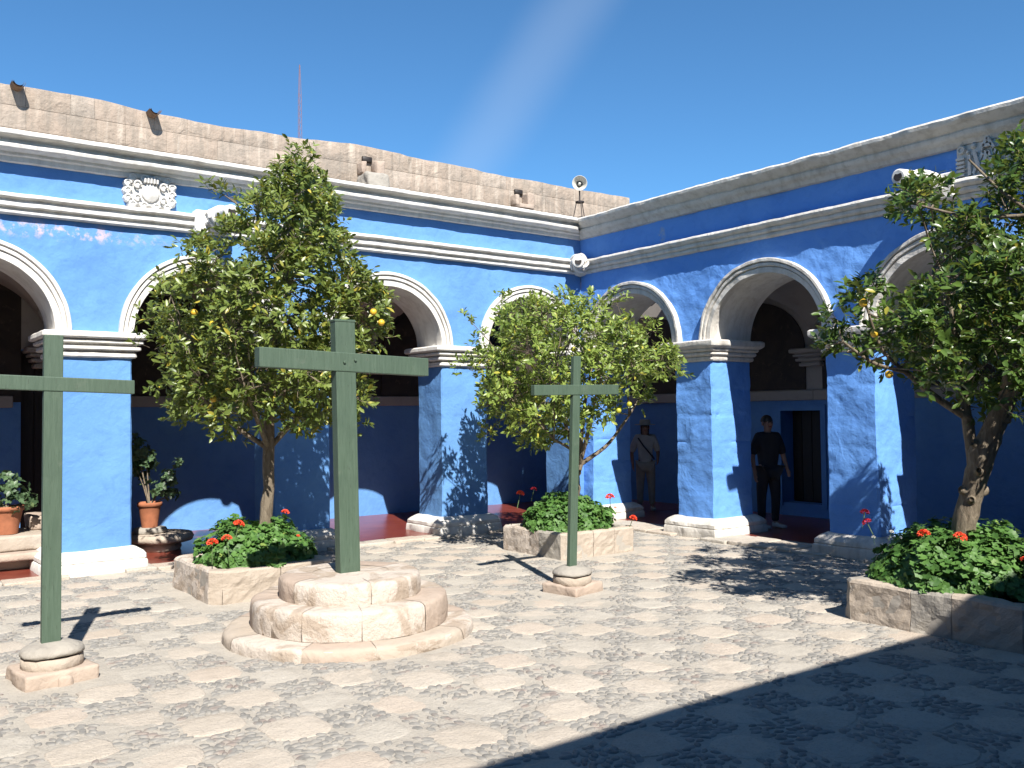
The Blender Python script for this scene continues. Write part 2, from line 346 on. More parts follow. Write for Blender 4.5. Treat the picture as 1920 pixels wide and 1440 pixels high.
# ------------------------------------------------------------------ ground and paving
XB, YA, YC, XD = 9.854, 11.309, -1.09, -2.80      # the four courtyard walls
g = obj('ground', [(-250, -250, -.06), (250, -250, -.06), (250, 250, -.06), (-250, 250, -.06)], [[0, 1, 2, 3]], M['joint']); g['kind'] = 'structure'
nx, ny = 190, 186
gx = np.linspace(XD-.02, XB+.02, nx); gy = np.linspace(YC-.02, YA+.02, ny)
G = np.stack(np.meshgrid(gx, gy, indexing='ij'), -1); Z = fbm(np.concatenate([G, G[..., :1]*0], -1), .9, 3, 5)*.007
paving_o = obj('courtyard_paving', np.concatenate([G, Z[..., None]], -1), grid_faces(nx, ny), M['joint'], smooth=True); paving_o['kind'] = 'structure'
def ground_z(x, y):
    x = np.asarray(x, float); y = np.asarray(y, float)
    return fbm(np.stack([x, y, x], -1)*np.array([1, 1, 0]), .9, 3, 5)*.007
CX, CY, OX, OY = .3575, .3525, .33, .03
BLOCKED = [(2.83, 4.1, 8.55, 10.1), (7.0, 8.2, 8.42, 9.75), (6.9, 8.2, 3.2, 4.65), (1.0, 1.38, 6.75, 7.15), (5.7, 6.15, 6.75, 7.2)]
def blocked(x, y, m=.02):
    for a, b_, c, d in BLOCKED:
        if a-m < x < b_+m and c-m < y < d+m: return True
    return math.hypot(x-3.43, y-6.9) < .98
def depth_of(x, y):
    v = np.array([x, y, 0-EYE]); w = v@Fv
    if w < .3: return 1e3
    px = 960+F_PX*(v@Rv)/w; py = 720-F_PX*(v@Uv)/w
    return w if (-40 < px < 1960 and py < 1490) else w+500
cells = []
for i in range(-9, 29):
    for j in range(-3, 33):
        x, y = OX+i*CX, OY+j*CY
        if XD+.2 < x < XB-.22 and YC+.25 < y < YA-.3 and not blocked(x, y, .08): cells.append((x, y, (i+j) % 2 == 0))
# pale slabs set flush in the grout
slab_types = []
for k in range(8):
    th = np.arange(16)*2*math.pi/16+.2; c_, s_ = np.cos(th), np.sin(th)
    r = 1/np.power(np.abs(c_)**5+np.abs(s_)**5, 1/5)*(1+.05*RS.randn(16))
    ring = lambda f, z: np.stack([c_*r*f*CX*.49, s_*r*f*CY*.49, np.full(16, z)+RS.randn(16)*.0006], -1)
    V = np.concatenate([ring(1.0, -.02), ring(1.0, .0015), ring(.95, .0045), ring(.6, .0055), [[0, 0, .006]]])
    Fc = []
    for q in range(3):
        for t in range(16): Fc.append([q*16+t, q*16+(t+1) % 16, (q+1)*16+(t+1) % 16, (q+1)*16+t])
    for t in range(16): Fc.append([48+t, 48+(t+1) % 16, 64])
    slab_types.append((V, Fc))
slab_me = [[mesh_data('paving_slab', V, Fc, M[mn], True) for V, Fc in slab_types] for mn in ('slab', 'slab_pink', 'slab_grey')]
pale = sorted([c for c in cells if not c[2]], key=lambda c: depth_of(c[0], c[1]))
rest = MB()
for n_, (x, y, _) in enumerate(pale):
    k = RS.randint(8); mi = RS.choice([0, 0, 0, 1, 2, 2]); a = RS.randint(4)*math.pi/2+RS.randn()*.04; s = RS.uniform(.90, 1.04)
    x += RS.randn()*.010; y += RS.randn()*.010; z = float(ground_z([x], [y])[0])-.002+RS.uniform(-.003, .002)
    if n_ < 300: put('paving_slab', slab_me[mi][k], paving_o, (x, y, z), (RS.randn()*.006, RS.randn()*.006, a), (s, s, 1))
    else:
        V, Fc = slab_types[k]; ca, sa = math.cos(a), math.sin(a); rest.add(V@np.array([[ca, sa, 0], [-sa, ca, 0], [0, 0, 1]])*[s, s, 1]+[x, y, z], Fc, mi)
o = rest.obj('paving_slabs_far', [M['slab'], M['slab_pink'], M['slab_grey']], paving_o, True); o['kind'] = 'stuff'; o.name = 'paving_slab_field'
# pebbles packed in the dark squares
peb = []
for (x, y, dark) in cells:
    if not dark: continue
    dens = RS.choice([1, 1, 1, 1, .9, .6])
    pts = []; tries = 0; want = int(42*dens); ang = RS.uniform(0, math.pi)
    while len(pts) < want and tries < 420:
        tries += 1; px_, py_ = RS.uniform(-.185, .185, 2)
        if abs(px_) > .165+.012*math.sin(40*py_) or abs(py_) > .163: continue
        if all((px_-q[0])**2+(py_-q[1])**2 > .042**2 for q in pts): pts.append((px_, py_))
    for q in pts:
        L = RS.uniform(.024, .042); peb.append((x+q[0], y+q[1], L, L*RS.uniform(.5, .78), RS.uniform(.005, .010), ang+RS.randn()*.55))
peb = np.array([p_ for p_ in peb if not blocked(p_[0], p_[1], .0)])
def pebble_template(seed):
    r_ = np.random.RandomState(seed); th = np.arange(8)*2*math.pi/8; w = 1+.10*r_.randn(8)
    R0 = np.stack([np.cos(th)*w, np.sin(th)*w, np.full(8, -.4)], -1); R1 = R0*[.86, .86, 0]+[0, 0, .55]; R2 = R0*[.45, .45, 0]+[0, 0, .92]
    V = np.concatenate([R0, R1, R2, [[0, 0, 1]]]); Fc = []
    for q in range(2):
        for t in range(8): a, b_ = q*8+t, q*8+(t+1) % 8; Fc += [[a, b_, b_+8], [a, b_+8, a+8]]
    for t in range(8): Fc.append([16+t, 16+(t+1) % 8, 24])
    return V, np.array(Fc)
dep = np.array([depth_of(p_[0], p_[1]) for p_ in peb])/(peb[:, 2]*peb[:, 3])**.5*.03
order = np.argsort(dep)
tmpl = [pebble_template(s) for s in range(5)]
peb_me = [mesh_data('pebble', V, Fc, M['pebble'], True) for V, Fc in tmpl]
gz = ground_z(peb[:, 0], peb[:, 1])
for n_ in order[:300]:
    x, y, L, W, h, a = peb[n_]; put('pebble', peb_me[n_ % 5], paving_o, (x, y, gz[n_]+.001), (0, 0, a), (L, W, h))
far = order[300:]; TV, TF = tmpl[0]
Pp = peb[far]; ca, sa = np.cos(Pp[:, 5]), np.sin(Pp[:, 5])
LX = TV[None, :, 0]*Pp[:, 2:3]; LY = TV[None, :, 1]*Pp[:, 3:4]
V = np.stack([LX*ca[:, None]-LY*sa[:, None]+Pp[:, :1], LX*sa[:, None]+LY*ca[:, None]+Pp[:, 1:2], TV[None, :, 2]*Pp[:, 4:5]+gz[far][:, None]+.001], -1)
Fa = (TF[None]+(np.arange(len(Pp))*len(TV))[:, None, None]).reshape(-1, 3)
o = obj('pebble_field', V, Fa, M['pebble'], paving_o, True); o['kind'] = 'stuff'
# red polished floors of the walks
def slabbox(name, x0, x1, y0, y1, z0, z1, m, parent=None, bev=.0, **kw):
    V, Fc = bbox(x0, x1, y0, y1, z0, z1, bev, **kw); return obj(name, V, Fc, m, parent)
o = slabbox('arcade_floor', XD-2.9, XB+2.92, YA+.03, YA+2.92, -.05, .032, M['red'], bev=.008); o['kind'] = 'structure'
o = slabbox('arcade_floor', XB+.36, XB+2.92, YC-2.9, YA+.026, -.05, .03, M['red'], bev=.008); o['kind'] = 'structure'
o = slabbox('arcade_floor', XD-2.9, XB+.026, YC-2.9, YC-.03, -.05, .032, M['red'], bev=.008); o['kind'] = 'structure'
o = slabbox('arcade_floor', XD-2.9, XD-.03, YC-.026, YA+.026, -.05, .03, M['red'], bev=.008); o['kind'] = 'structure'

# ------------------------------------------------------------------ arcaded ranges
ZS, ZT = 2.79, 4.66
UC = [(0, 4.64), (.05, 4.65), (.06, 4.70), (.10, 4.712), (.11, 4.74), (.19, 4.752), (.235, 4.763), (.242, 4.795), (.225, 4.806), (.16, 4.81), (.158, 4.865), (.20, 4.874), (.275, 4.878), (.297, 4.893), (.30, 4.92), (.285, 4.94), (.22, 4.95), (.0, 4.954), (-.30, 4.945), (-.31, 4.70)]
UCB = [(0, 4.64), (.05, 4.65), (.075, 4.69), (.085, 4.70), (.125, 4.715), (.15, 4.745), (.157, 4.775), (.145, 4.785), (.15, 4.795), (.20, 4.815), (.215, 4.83), (.26, 4.85), (.288, 4.875), (.295, 4.91), (.27, 4.935), (.22, 4.948), (.0, 4.952), (-.30, 4.945), (-.31, 4.70)]
SCB = [(0, 4.065), (.035, 4.07), (.05, 4.085), (.05, 4.115), (.038, 4.125), (.07, 4.135), (.083, 4.15), (.083, 4.18), (.072, 4.19), (.10, 4.20), (.13, 4.22), (.14, 4.245), (.132, 4.268), (.10, 4.285), (0, 4.295)]
SC = [(0, 4.062), (.06, 4.066), (.072, 4.075), (.072, 4.10), (.04, 4.105), (.04, 4.135), (.092, 4.14), (.105, 4.148), (.105, 4.19), (.07, 4.196), (.07, 4.228), (.12, 4.232), (.142, 4.245), (.142, 4.272), (.12, 4.288), (0, 4.30)]
CAPB = [(-.01, 2.49), (.03, 2.497), (.042, 2.515), (.042, 2.548), (.028, 2.558), (.06, 2.572), (.072, 2.59), (.070, 2.612), (.056, 2.622), (.088, 2.636), (.10, 2.655), (.095, 2.672), (.12, 2.684), (.150, 2.706), (.156, 2.725), (.156, 2.772), (.135, 2.79)]
CAP = [(-.01, 2.49), (.035, 2.497), (.045, 2.508), (.045, 2.55), (.02, 2.555), (.02, 2.575), (.075, 2.58), (.085, 2.59), (.085, 2.622), (.05, 2.628), (.05, 2.648), (.10, 2.653), (.112, 2.663), (.112, 2.69), (.09, 2.695), (.09, 2.706), (.145, 2.714), (.157, 2.728), (.157, 2.772), (.135, 2.79)]
BASE = [(.15, -.03), (.155, .04), (.15, .12), (.14, .135), (.128, .14), (.14, .15), (.135, .19), (.10, .225), (.06, .25), (.03, .268), (-.01, .275)]
def rect_loft(u0, u1, v0, v1, prof, step=.06, r=.02, amp=.004, seed=0, mp=None, cap_top=True, sc=5, joints=False):
    V = []; 
    for (off, z) in prof:
        a0, a1, b0, b1 = u0-off, u1+off, v0-off, v1+off; rr = max(.004, min(r, .03)); loop = []
        nu = max(2, int(round((u1-u0)/step))); nv = max(2, int(round((v1-v0)/step)))
        for t in range(nu): loop.append((a0+rr+(a1-a0-2*rr)*t/(nu-1), b0))
        for t in range(nv): loop.append((a1, b0+rr+(b1-b0-2*rr)*t/(nv-1)))
        for t in range(nu): loop.append((a1-rr-(a1-a0-2*rr)*t/(nu-1), b1))
        for t in range(nv): loop.append((a0, b1-rr-(b1-b0-2*rr)*t/(nv-1)))
        V.append([(x, y, z) for x, y in loop])
    V = np.array(V); L, n = V.shape[:2]
    c = np.array([(u0+u1)/2, (v0+v1)/2]); d = V[..., :2]-c; hx, hy = (u1-u0)/2, (v1-v0)/2
    nrm_ = np.stack([np.where(np.abs(d[..., 0])/hx >= np.abs(d[..., 1])/hy, np.sign(d[..., 0]), 0), np.where(np.abs(d[..., 0])/hx < np.abs(d[..., 1])/hy, np.sign(d[..., 1]), 0)], -1)
    W = np.stack(mp(V[..., 0], V[..., 1], V[..., 2]), -1)
    nn = (fbm(W, sc, 4, seed)+.35*fbm(W, sc*4, 2, seed+3))[..., None]*amp
    if joints:      # worn block joints under the paint
        zz_ = V[..., 2]; wob = .022*vnoise(W, 2.5, seed+31); g_ = 0
        for q, zj in enumerate((.62, .98, 1.33, 1.72, 2.08)): g_ = g_+np.exp(-((zz_-zj-wob-.02*vnoise(W*0+seed, 1, q))/.014)**2)*np.clip(.75+.9*vnoise(W, 3.1, seed+q), 0, 1)
        flat = np.clip(vnoise(W, 4.2, seed+77)*3, -1, 1)
        nn = nn-g_[..., None]*.011+flat[..., None]*.0035
    V[..., :2] += nrm_*nn; V[..., 2] += fbm(W, sc, 2, seed+9)*amp*.5
    W = np.stack(mp(V[..., 0], V[..., 1], V[..., 2]), -1).reshape(-1, 3)
    Fc = [list(f) for f in grid_faces(L, n)]
    for i in range(L-1): Fc.append([i*n+n-1, (i+1)*n+n-1, (i+1)*n, i*n])
    if cap_top: Fc.append([(L-1)*n+k for k in range(n)])
    return W, Fc
def sweep_u(u0, u1, prof, mitre0, mitre1, mp, amp=.005, seed=0, step=.06, sag=.012):
    n = int((u1-u0)/step); P = np.array(prof); tt = np.linspace(0, 1, n)
    U = (u0+mitre0*P[:, 0])[None]*(1-tt[:, None])+(u1-mitre1*P[:, 0])[None]*tt[:, None]
    O = np.tile(P[:, 0], (n, 1)); Zz = np.tile(P[:, 1], (n, 1))
    W = np.stack(mp(U, -O, Zz), -1); n1 = fbm(W, 4.5, 4, seed); n2 = fbm(W, 5, 3, seed+5)
    line = np.stack(mp(U[:, 0], U[:, 0]*0, U[:, 0]*0), -1); lo = vnoise(line, .45, seed+8)[:, None]*sag
    k = (P[:, 0] > .01)
    O = O+n1*amp*k; Zz = Zz+n2*amp*.7*k+lo
    W = np.stack(mp(U, -O, Zz), -1)
    return W.reshape(-1, 3), grid_faces(n, len(P))
def arch_ring(c, rx, rz, prof, mp, amp=.003, seed=0, n=56, zs=ZS):
    """prof: (t 0..1 from the inner edge to the outer edge, projection)"""
    th = np.linspace(0, math.pi, n); V = []
    for t, o_ in prof:
        a = rx*.985+t*(rx+.155-rx*.985); b_ = rz*.985+t*(1.02-rz*.985)
        V.append(np.stack([c-np.cos(th)*a, np.full(n, -o_), zs-.004+np.sin(th)*b_], -1))
    V = np.array(V).transpose(1, 0, 2); W = np.stack(mp(V[..., 0], V[..., 1], V[..., 2]), -1); nn = fbm(W, 5, 3, seed)*amp
    V[..., 1] -= nn*1.3; V[..., 2] += nn; V[..., 0] += fbm(W, 5, 2, seed+4)*amp
    return np.stack(mp(V[..., 0], V[..., 1], V[..., 2]), -1).reshape(-1, 3), grid_faces(n, len(prof))
RING = [(0, -.10), (0, .030), (.02, .042), (.36, .046), (.40, .040), (.41, .028), (.45, .028), (.46, .060), (.49, .066), (.66, .068), (.69, .060), (.70, .046), (.74, .046), (.75, .078), (.79, .086), (.95, .086), (1.0, .078), (1.0, -.03)]
def range_building(name, label, mp, ua, ub, openings, piers, T, rough, mit, seed, detail=True, D=2.9, doors=()):
    root = thing(name, label, 'building', tuple(float(k) for k in mp(np.array((ua+ub)/2), np.array(0.), np.array(0.))))
    bpy.context.view_layer.update(); inv = np.array(root.location)
    def wrap(mp_):      # meshes live in the root's space
        return lambda u, v, z: tuple(q-inv[i] for i, q in enumerate(mp_(u, v, z)))
    m_ = mp
    def child(nm, W, Fc, mat, smooth=True, par=None, **kw):
        o_ = obj(nm, np.asarray(W)-inv, Fc, mat, par or root, smooth, **kw)
        if smooth: o_.data.set_sharp_from_angle(angle=math.radians(34))
        return o_
    bm_ = M['blue_rough'] if rough else M['blue']; wm = M['white_old'] if rough else M['white']
    st = .035 if detail else .15
    # upper wall as a dense sheet whose lower edge follows the arches
    us = []; cur = ua
    for (c, rx) in openings:
        if c-rx > cur: us += list(np.linspace(cur, c-rx, max(2, int((c-rx-cur)/st)))[:-1])
        us += list(c-np.cos(np.linspace(0, math.pi, 50 if detail else 24))*rx)[:-1]; cur = c+rx
    us += list(np.linspace(cur, ub, max(2, int((ub-cur)/st)))); us = np.array(us)
    zb = np.full(len(us), ZS-.01)
    for (c, rx) in openings:
        k = np.abs(us-c) <= rx+1e-6; zb[k] = ZS+.84*np.sqrt(np.clip(1-((us[k]-c)/rx)**2, 0, 1))
    nr = int(1.9/st); tt = np.linspace(0, 1, nr); Zg = zb[:, None]*(1-tt)+ZT*tt; Ug = np.tile(us[:, None], (1, nr)); 
    W = np.stack(m_(Ug, Ug*0, Zg), -1); amp = .012 if rough else .008
    dd = (fbm(W, 2.6, 4, seed)*.9+.45*fbm(W, 11, 3, seed+2))*amp*np.minimum(1, (Zg-2.3)*4)
    if rough: dd = dd+np.clip(vnoise(W, 5.5, seed+4)-.25, 0, 1)*.013
    child('facade_wall', np.stack(m_(Ug, -dd, Zg), -1), grid_faces(len(us), nr), bm_)
    child('inner_wall', np.stack(m_(Ug, Ug*0+T, Zg), -1), grid_faces(len(us), nr), M['white_shaded'])
    for k, (c, rx) in enumerate(openings):
        th = np.linspace(0, math.pi, 48); vv = np.linspace(-.0, T+.01, 14)
        U = (c-np.cos(th)*rx)[:, None]+0*vv; Zq = (ZS-.01+np.sin(th)*.84)[:, None]+0*vv; Vq = np.tile(vv, (48, 1))
        W = np.stack(m_(U, Vq, Zq), -1); nn = fbm(W, 3, 3, seed+k)*.006
        child('arch_soffit', np.stack(m_(U+np.cos(th)[:, None]*nn, Vq, Zq-np.sin(th)[:, None]*nn), -1), grid_faces(48, 14), M['white'])
        W, Fc = arch_ring(c, rx, .84, RING, m_, .005 if rough else .004, seed+k*3)
        child('archivolt', W, Fc, wm)
    for k, (a, b_) in enumerate(piers):
        zz = [(0, z) for z in np.arange(.2, 2.53, (.03 if rough else .045) if detail else .3)]
        W, Fc = rect_loft(a, b_, 0, T, zz, step=.045 if detail else .3, r=.02, amp=.013 if rough else .007, seed=seed+k*7, mp=m_, cap_top=True, sc=2.6, joints=(rough and detail) or k in (4,))
        p_ = child('pier', W, Fc, bm_)
        W, Fc = rect_loft(a, b_, 0, T, CAPB if rough else CAP, step=.05 if detail else .3, amp=.005, seed=seed+k, mp=m_); child('capital', W, Fc, wm, par=p_)
        W, Fc = rect_loft(a, b_, 0, T, BASE, step=.05 if detail else .3, amp=.017, seed=seed+k+50, mp=m_, sc=4); child('pier_base', W, Fc, M['white_old'] if (rough or k % 2) else M['white'], par=p_)
    W, Fc = sweep_u(ua, ub, UCB if rough else UC, mit[0], mit[1], m_, .010 if rough else .006, seed+20, .05 if detail else .3); child('cornice', W, Fc, wm)
    W, Fc = sweep_u(ua, ub, SCB if rough else SC, mit[0], mit[1], m_, .008 if rough else .005, seed+30, .05 if detail else .3); child('string_course', W, Fc, wm)
    # the walk behind: back wall, rail, vaults, lunette murals, flat roof
    e0, e1 = ua-(0 if mit[0] == 0 else 0), ub
    def box(nm, u0, u1, v0, v1, z0, z1, mat, par=None, bev=0):
        V, Fc = bbox(u0, u1, v0, v1, z0, z1, bev); return child(nm, np.stack(m_(V[:, 0], V[:, 1], V[:, 2]), -1), Fc, mat, False, par)
    x0, x1 = ua-D, ub+D
    dr = sorted(doors); cuts = [x0+.02]+[q for d_ in dr for q in (d_[0], d_[1])]+[x1]
    for k in range(0, len(cuts), 2): box('back_wall', cuts[k], cuts[k+1], D, D+.5, -.05, 2.02, M['blue']); box('upper_back_wall', cuts[k], cuts[k+1], D, D+.5, 2.02, 4.72, M['white_shaded'] if rough else M['mural'])
    for (d0, d1, zlo, zhi) in dr:
        if zlo > .05: box('door_sill', d0, d1, D+.002, D+.45, -.05, zlo, M['blue'])
        box('back_wall', d0, d1, D+.002, D+.45, zhi, max(zhi+.01, 2.02), M['blue']); box('upper_back_wall', d0, d1, D+.002, D+.45, max(zhi+.01, 2.02), 4.72, M['white_shaded'])
        do = box('door', d0, d1, D+.30, D+.36, zlo, zhi, M['dark_wood_hole_shade'])
        w_ = (d1-d0)/4
        for q in range(4): box('plank', d0+q*w_+.006, d0+(q+1)*w_-.006, D+.285, D+.30, zlo+.02, zhi-.02, M['dark_wood_hole_shade'], do, .004)
        for (a, b_, c_, d_) in () if zhi > 2 else ((d0-.09, d0, zlo-.05, zhi+.09), (d1, d1+.09, zlo-.05, zhi+.09), (d0-.002, d1+.002, zhi+.0, zhi+.088)): box('door_frame', a, b_, D-.035, D+.01, c_, d_, M['blue'])
    nb = sorted([-1e9]+[a for q in piers for a in q]); walls = sorted([(a+b_)/2 for a, b_ in piers])
    if mit[1]: walls[-1] = ub
    if mit[0]: walls[0] = ua
    segs = [(walls[i], walls[i+1]) for i in range(len(walls)-1)]
    if mit[1]: segs.append((ub+T*.0, ub+D))
    for (a, b_) in segs:
        k_ = [d_ for d_ in dr if d_[1] > a and d_[0] < b_ and d_[3] > 1.95]
        lo, hi = a, b_
        if k_: hi = min(hi, k_[0][0]-.1) if k_[0][0]-a > b_-k_[0][1] else hi; lo = lo if hi < b_ else max(lo, k_[0][1]+.1)
        box('wall_rail', lo+.001, hi-.001, D-.05, D+.01, 1.945, 2.11, M['white_shaded'], bev=.012)
        # groin vault
        nu, nv = 34, 28; s = np.linspace(-1, 1, nu); t = np.linspace(-1, 1, nv); S, Tt = np.meshgrid(s, t, indexing='ij')
        h = 1.02*np.maximum(np.sqrt(np.clip(1-S**2, 0, 1)), np.sqrt(np.clip(1-Tt**2, 0, 1)))
        v0_ = T if a < ub-.01 else 0.0
        W = np.stack(m_(a+(S+1)/2*(b_-a), v0_-.02+(Tt+1)/2*(D-v0_+.02), ZS+h), -1)
        if a < ub-.01: child('vault', W, grid_faces(nu, nv), M['white_shaded'])
        # lunette
        th = np.linspace(0, math.pi, 30); cu = (a+b_)/2; hw = (b_-a)/2-.16
        pu = np.concatenate([[cu-hw], cu-np.cos(th)*hw, [cu+hw]]); pz = np.concatenate([[2.125], ZS+np.sin(th)*.86, [2.125]])
        if k_: pu = np.clip(pu, lo+.05, hi-.05)
        nP = len(pu); ring_ = np.concatenate([np.stack(m_(pu, pu*0+D-.004, pz), -1), np.stack(m_(pu, pu*0+D-.022, pz), -1)])
        Fq = [[i, (i+1) % nP, nP+(i+1) % nP, nP+i] for i in range(nP)]+[[nP+i for i in range(nP)]]
        if hi-lo > .8: child('mural', ring_, Fq, M['mural'], False)
        # corbel capital at the back wall
        W, Fc = rect_loft(b_-.16, b_+.16, D-.10, D+.05, CAP, step=.08, amp=.003, seed=seed, mp=m_); 
        if b_ < ub+.5: child('wall_corbel', W, Fc, M['white_shaded'])
    box('roof', ua-D-.48 if not mit[0] else ua+.01, ub+D+.5 if mit[1] == 0 else ub-.0, .30, D+.5, 4.70, 4.78, M['mortar'])
    return root, child, m_
mpA = lambda u, v, z: (u, YA+v, z)
mpB = lambda u, v, z: (XB+v, u, z)
mpC = lambda u, v, z: (u, YC-v, z)
mpD = lambda u, v, z: (XD-v, u, z)
opsA = [(-1.50, .88), (1.08, .875), (3.655, .875), (6.22, .895), (8.77, .84)]
pieA = [(XD-.7, -2.38), (-.62, .205), (1.955, 2.78), (4.53, 5.325), (7.115, 7.93), (9.61, 10.69)]
opsB = [(.08, .905), (2.59, .915), (5.105, .915), (7.62, .915), (10.14, .91)]
pieB = [(YC-.7, -.825), (.985, 1.675), (3.505, 4.19), (6.02, 6.705), (8.535, 9.23), (11.05, 11.98)]
bA, chA, _ = range_building('arcade_building', 'sunlit bright blue arcade with white round arches and tan stone attic wall behind it', mpA, XD, XB, opsA, pieA, .685, False, (1, 1), 11, doors=((2.02, 2.85, .03, 2.75),))
bB, chB, _ = range_building('arcade_building', 'blue arcade on the right with upper wall in shade and rough plastered piers', mpB, YC, YA, opsB, pieB, .85, True, (1, 1), 47, doors=((8.77, 9.54, .24, 1.775),))
opsC = [(-1.5, .88), (1.08, .88), (3.66, .88), (6.22, .88), (8.6, .82)]; pieC = [(XD-.7, -2.38), (-.62, .2), (1.96, 2.78), (4.54, 5.34), (7.1, 7.78), (9.42, XB+.84)]
bC, chC, _ = range_building('arcade_building', 'blue arcade behind the viewer whose shadow falls on the paving', mpC, XD, XB, opsC, pieC, .7, False, (1, 1), 81, detail=False)
opsD = [(.08, .905), (2.59, .915), (5.105, .915), (7.62, .915), (10.14, .91)]
bD, chD, _ = range_building('arcade_building', 'blue arcade outside the left edge facing the shaded one', mpD, YC, YA, opsD, [(YC-.69, -.826)]+pieB[1:-1]+[(11.05, 11.97)], .69, False, (1, 1), 97, detail=False)

# unseen wall added behind the viewer to cut sky light on the shaded paving
V, Fc = bbox(XD-.5, XB+3, YC-3.1, YC-2.75, 4.7, 7.75, .01); sky_block_wall = obj('stone_wall', V-np.array([3, YC-3, 4.7]), Fc, M['stonewall'][1], None, False, loc=(3, YC-3, 4.7)); tag(sky_block_wall, 'plain tan wall added unseen above the rear arcade to block sky light', 'wall')
# worn kerb stones between the pier bases
kerb = obj('kerb', [(XD, YA-.26, -.02), (XB, YA-.26, -.02), (XB, YA+.04, -.02), (XD, YA+.04, -.02)], [[0, 1, 2, 3]], M['joint']); kerb['kind'] = 'structure'
kn = 0
for ops, isA in ((opsA, True), (opsB, False)):
    for (c, rx) in ops:
        u = c-rx-.12
        while u < c+rx+.1:
            w = min(RS.uniform(.28, .6), c+rx+.12-u)
            if w < .1: break
            d0, d1 = (-.27+RS.uniform(-.03, .03), .045) if isA else (-.30+RS.uniform(-.05, .05), .375)
            V, Fc = bbox(0, w-.012, d0, d1, -.04, .038+RS.uniform(-.006, .008), .014, sub=.09, amp=.012, seed=kn); kn += 1
            W = np.stack((mpA if isA else mpB)(V[:, 0]+u, V[:, 1], V[:, 2]), -1); k0 = W.mean(0)
            obj('kerb_stone', W-k0, Fc, M[['slab', 'slab_grey', 'slab_pink'][kn % 3]], kerb, True, loc=tuple(k0)); u += w
# waterspouts and reliefs on the fronts
def spout(mp, u, z, L, par_child, yawdeg=0, mat=None, block=True, fat=1.0):
    b = MB(); mat = mat or M['white']
    prof = [(0, .13), (.06, .15), (.12, .12), (.14, .145), (.22, .15), (.26, .115), (.28, .135), (.36, .14), (.40, .11), (.42, .125), (.50, .13), (.54, .10), (.80, .085), (.98, .085), (1.0, .07)]
    pth = np.array([[0, -t*L, z+.04*math.sin(t*2.6)] for t, r in prof]); rr = np.array([r for t, r in prof])*fat
    a = math.radians(yawdeg); V, Fc = tube(pth, rr, 16, 3, .05)
    V = V*[1.0, 1, 1]; V2 = V.copy(); V2[:, 0] = V[:, 0]*math.cos(a)-V[:, 1]*math.sin(a); V2[:, 1] = V[:, 0]*math.sin(a)+V[:, 1]*math.cos(a)
    W = np.stack(mp(V2[:, 0]+u, V2[:, 1], V2[:, 2]), -1)
    s = par_child('waterspout', W, Fc, mat)
    if block:
        V, Fc = bbox(u-.26, u-.10, -.16, .02, z-.16, z+.12, .012); par_child('spout_block', np.stack(mp(V[:, 0], V[:, 1], V[:, 2]), -1), Fc, mat, False, s)
        # scroll rings at the root
        for sx in (-1, 1):
            th = np.linspace(0, 5.5, 22); path = np.stack([u+sx*.13+th*0, -.20-.10*np.cos(th)*(1-th/9), z+.10*np.sin(th)*(1-th/9)], -1)
            V, Fc = tube(path, .022, 6); par_child('scroll', np.stack(mp(V[:, 0], V[:, 1], V[:, 2]), -1), Fc, mat, True, s)
    th = np.arange(14)*2*math.pi/14; ez = z+.04*math.sin(2.6); mr_ = .048*fat
    for rad_, nm_, mt_ in ((mr_, 'mouth_shade_disc', M['dark_wood_hole_shade']),):  # flat dark disc stands in for the shade inside the spout
        V = np.array([(u+math.cos(q)*rad_, -L-.004, ez+math.sin(q)*rad_) for q in th]+[(u, -L-.002, ez)]); par_child(nm_, np.stack(mp(V[:, 0], V[:, 1], V[:, 2]), -1), [[q, (q+1) % 14, 14] for q in range(14)], mt_, False, s)
    if not block:
        for k_ in range(5):      # carved curls round the mouth
            a0 = k_*1.257; pth2 = np.array([(u+math.cos(a0+q*.28)*(.075+.012*q)*fat, -L+.05+.03*q, ez+math.sin(a0+q*.28)*(.075+.012*q)*fat) for q in range(6)]); V, Fc = tube(pth2, [.018, .024, .028, .028, .024, .016], 7); par_child('scroll', np.stack(mp(V[:, 0], V[:, 1], V[:, 2]), -1), Fc, mat, True, s)
    return s
spout(mpA, 3.74, 4.22, .70, chA)
spout(mpB, 5.22, 4.25, .80, chB, mat=M['white'])
spout(lambda u, v, z: (XB-.02+(u*.7071+v*.7071), YA-.02+(-u*.7071+v*.7071), z), 0, 4.19, .50, chA, block=False, fat=1.15)
def lump(b, x, z, r, h=.05, sx=1, sz=1, n=8):
    th = np.arange(n)*2*math.pi/n
    R0 = np.stack([x+np.cos(th)*r*sx, th*0, z+np.sin(th)*r*sz], -1); R1 = np.stack([x+np.cos(th)*r*.85*sx, th*0-h*.7, z+np.sin(th)*r*.85*sz], -1); R2 = np.stack([x+np.cos(th)*r*.4*sx, th*0-h, z+np.sin(th)*r*.4*sz], -1)
    V = np.concatenate([R0, R1, R2]); Fc = []
    for q in range(2):
        for t in range(n): Fc.append([q*n+t, q*n+(t+1) % n, (q+1)*n+(t+1) % n, (q+1)*n+t])
    Fc.append([2*n+t for t in range(n)]); b.add(V, Fc)
def ring3(b, x, z, r, w, v=-.05, a0=0, a1=6.283, n=16):
    th = np.linspace(a0, a1, n); V, Fc = tube(np.stack([x+np.cos(th)*r, th*0+v, z+np.sin(th)*r], -1), w, 6); b.add(V, Fc)
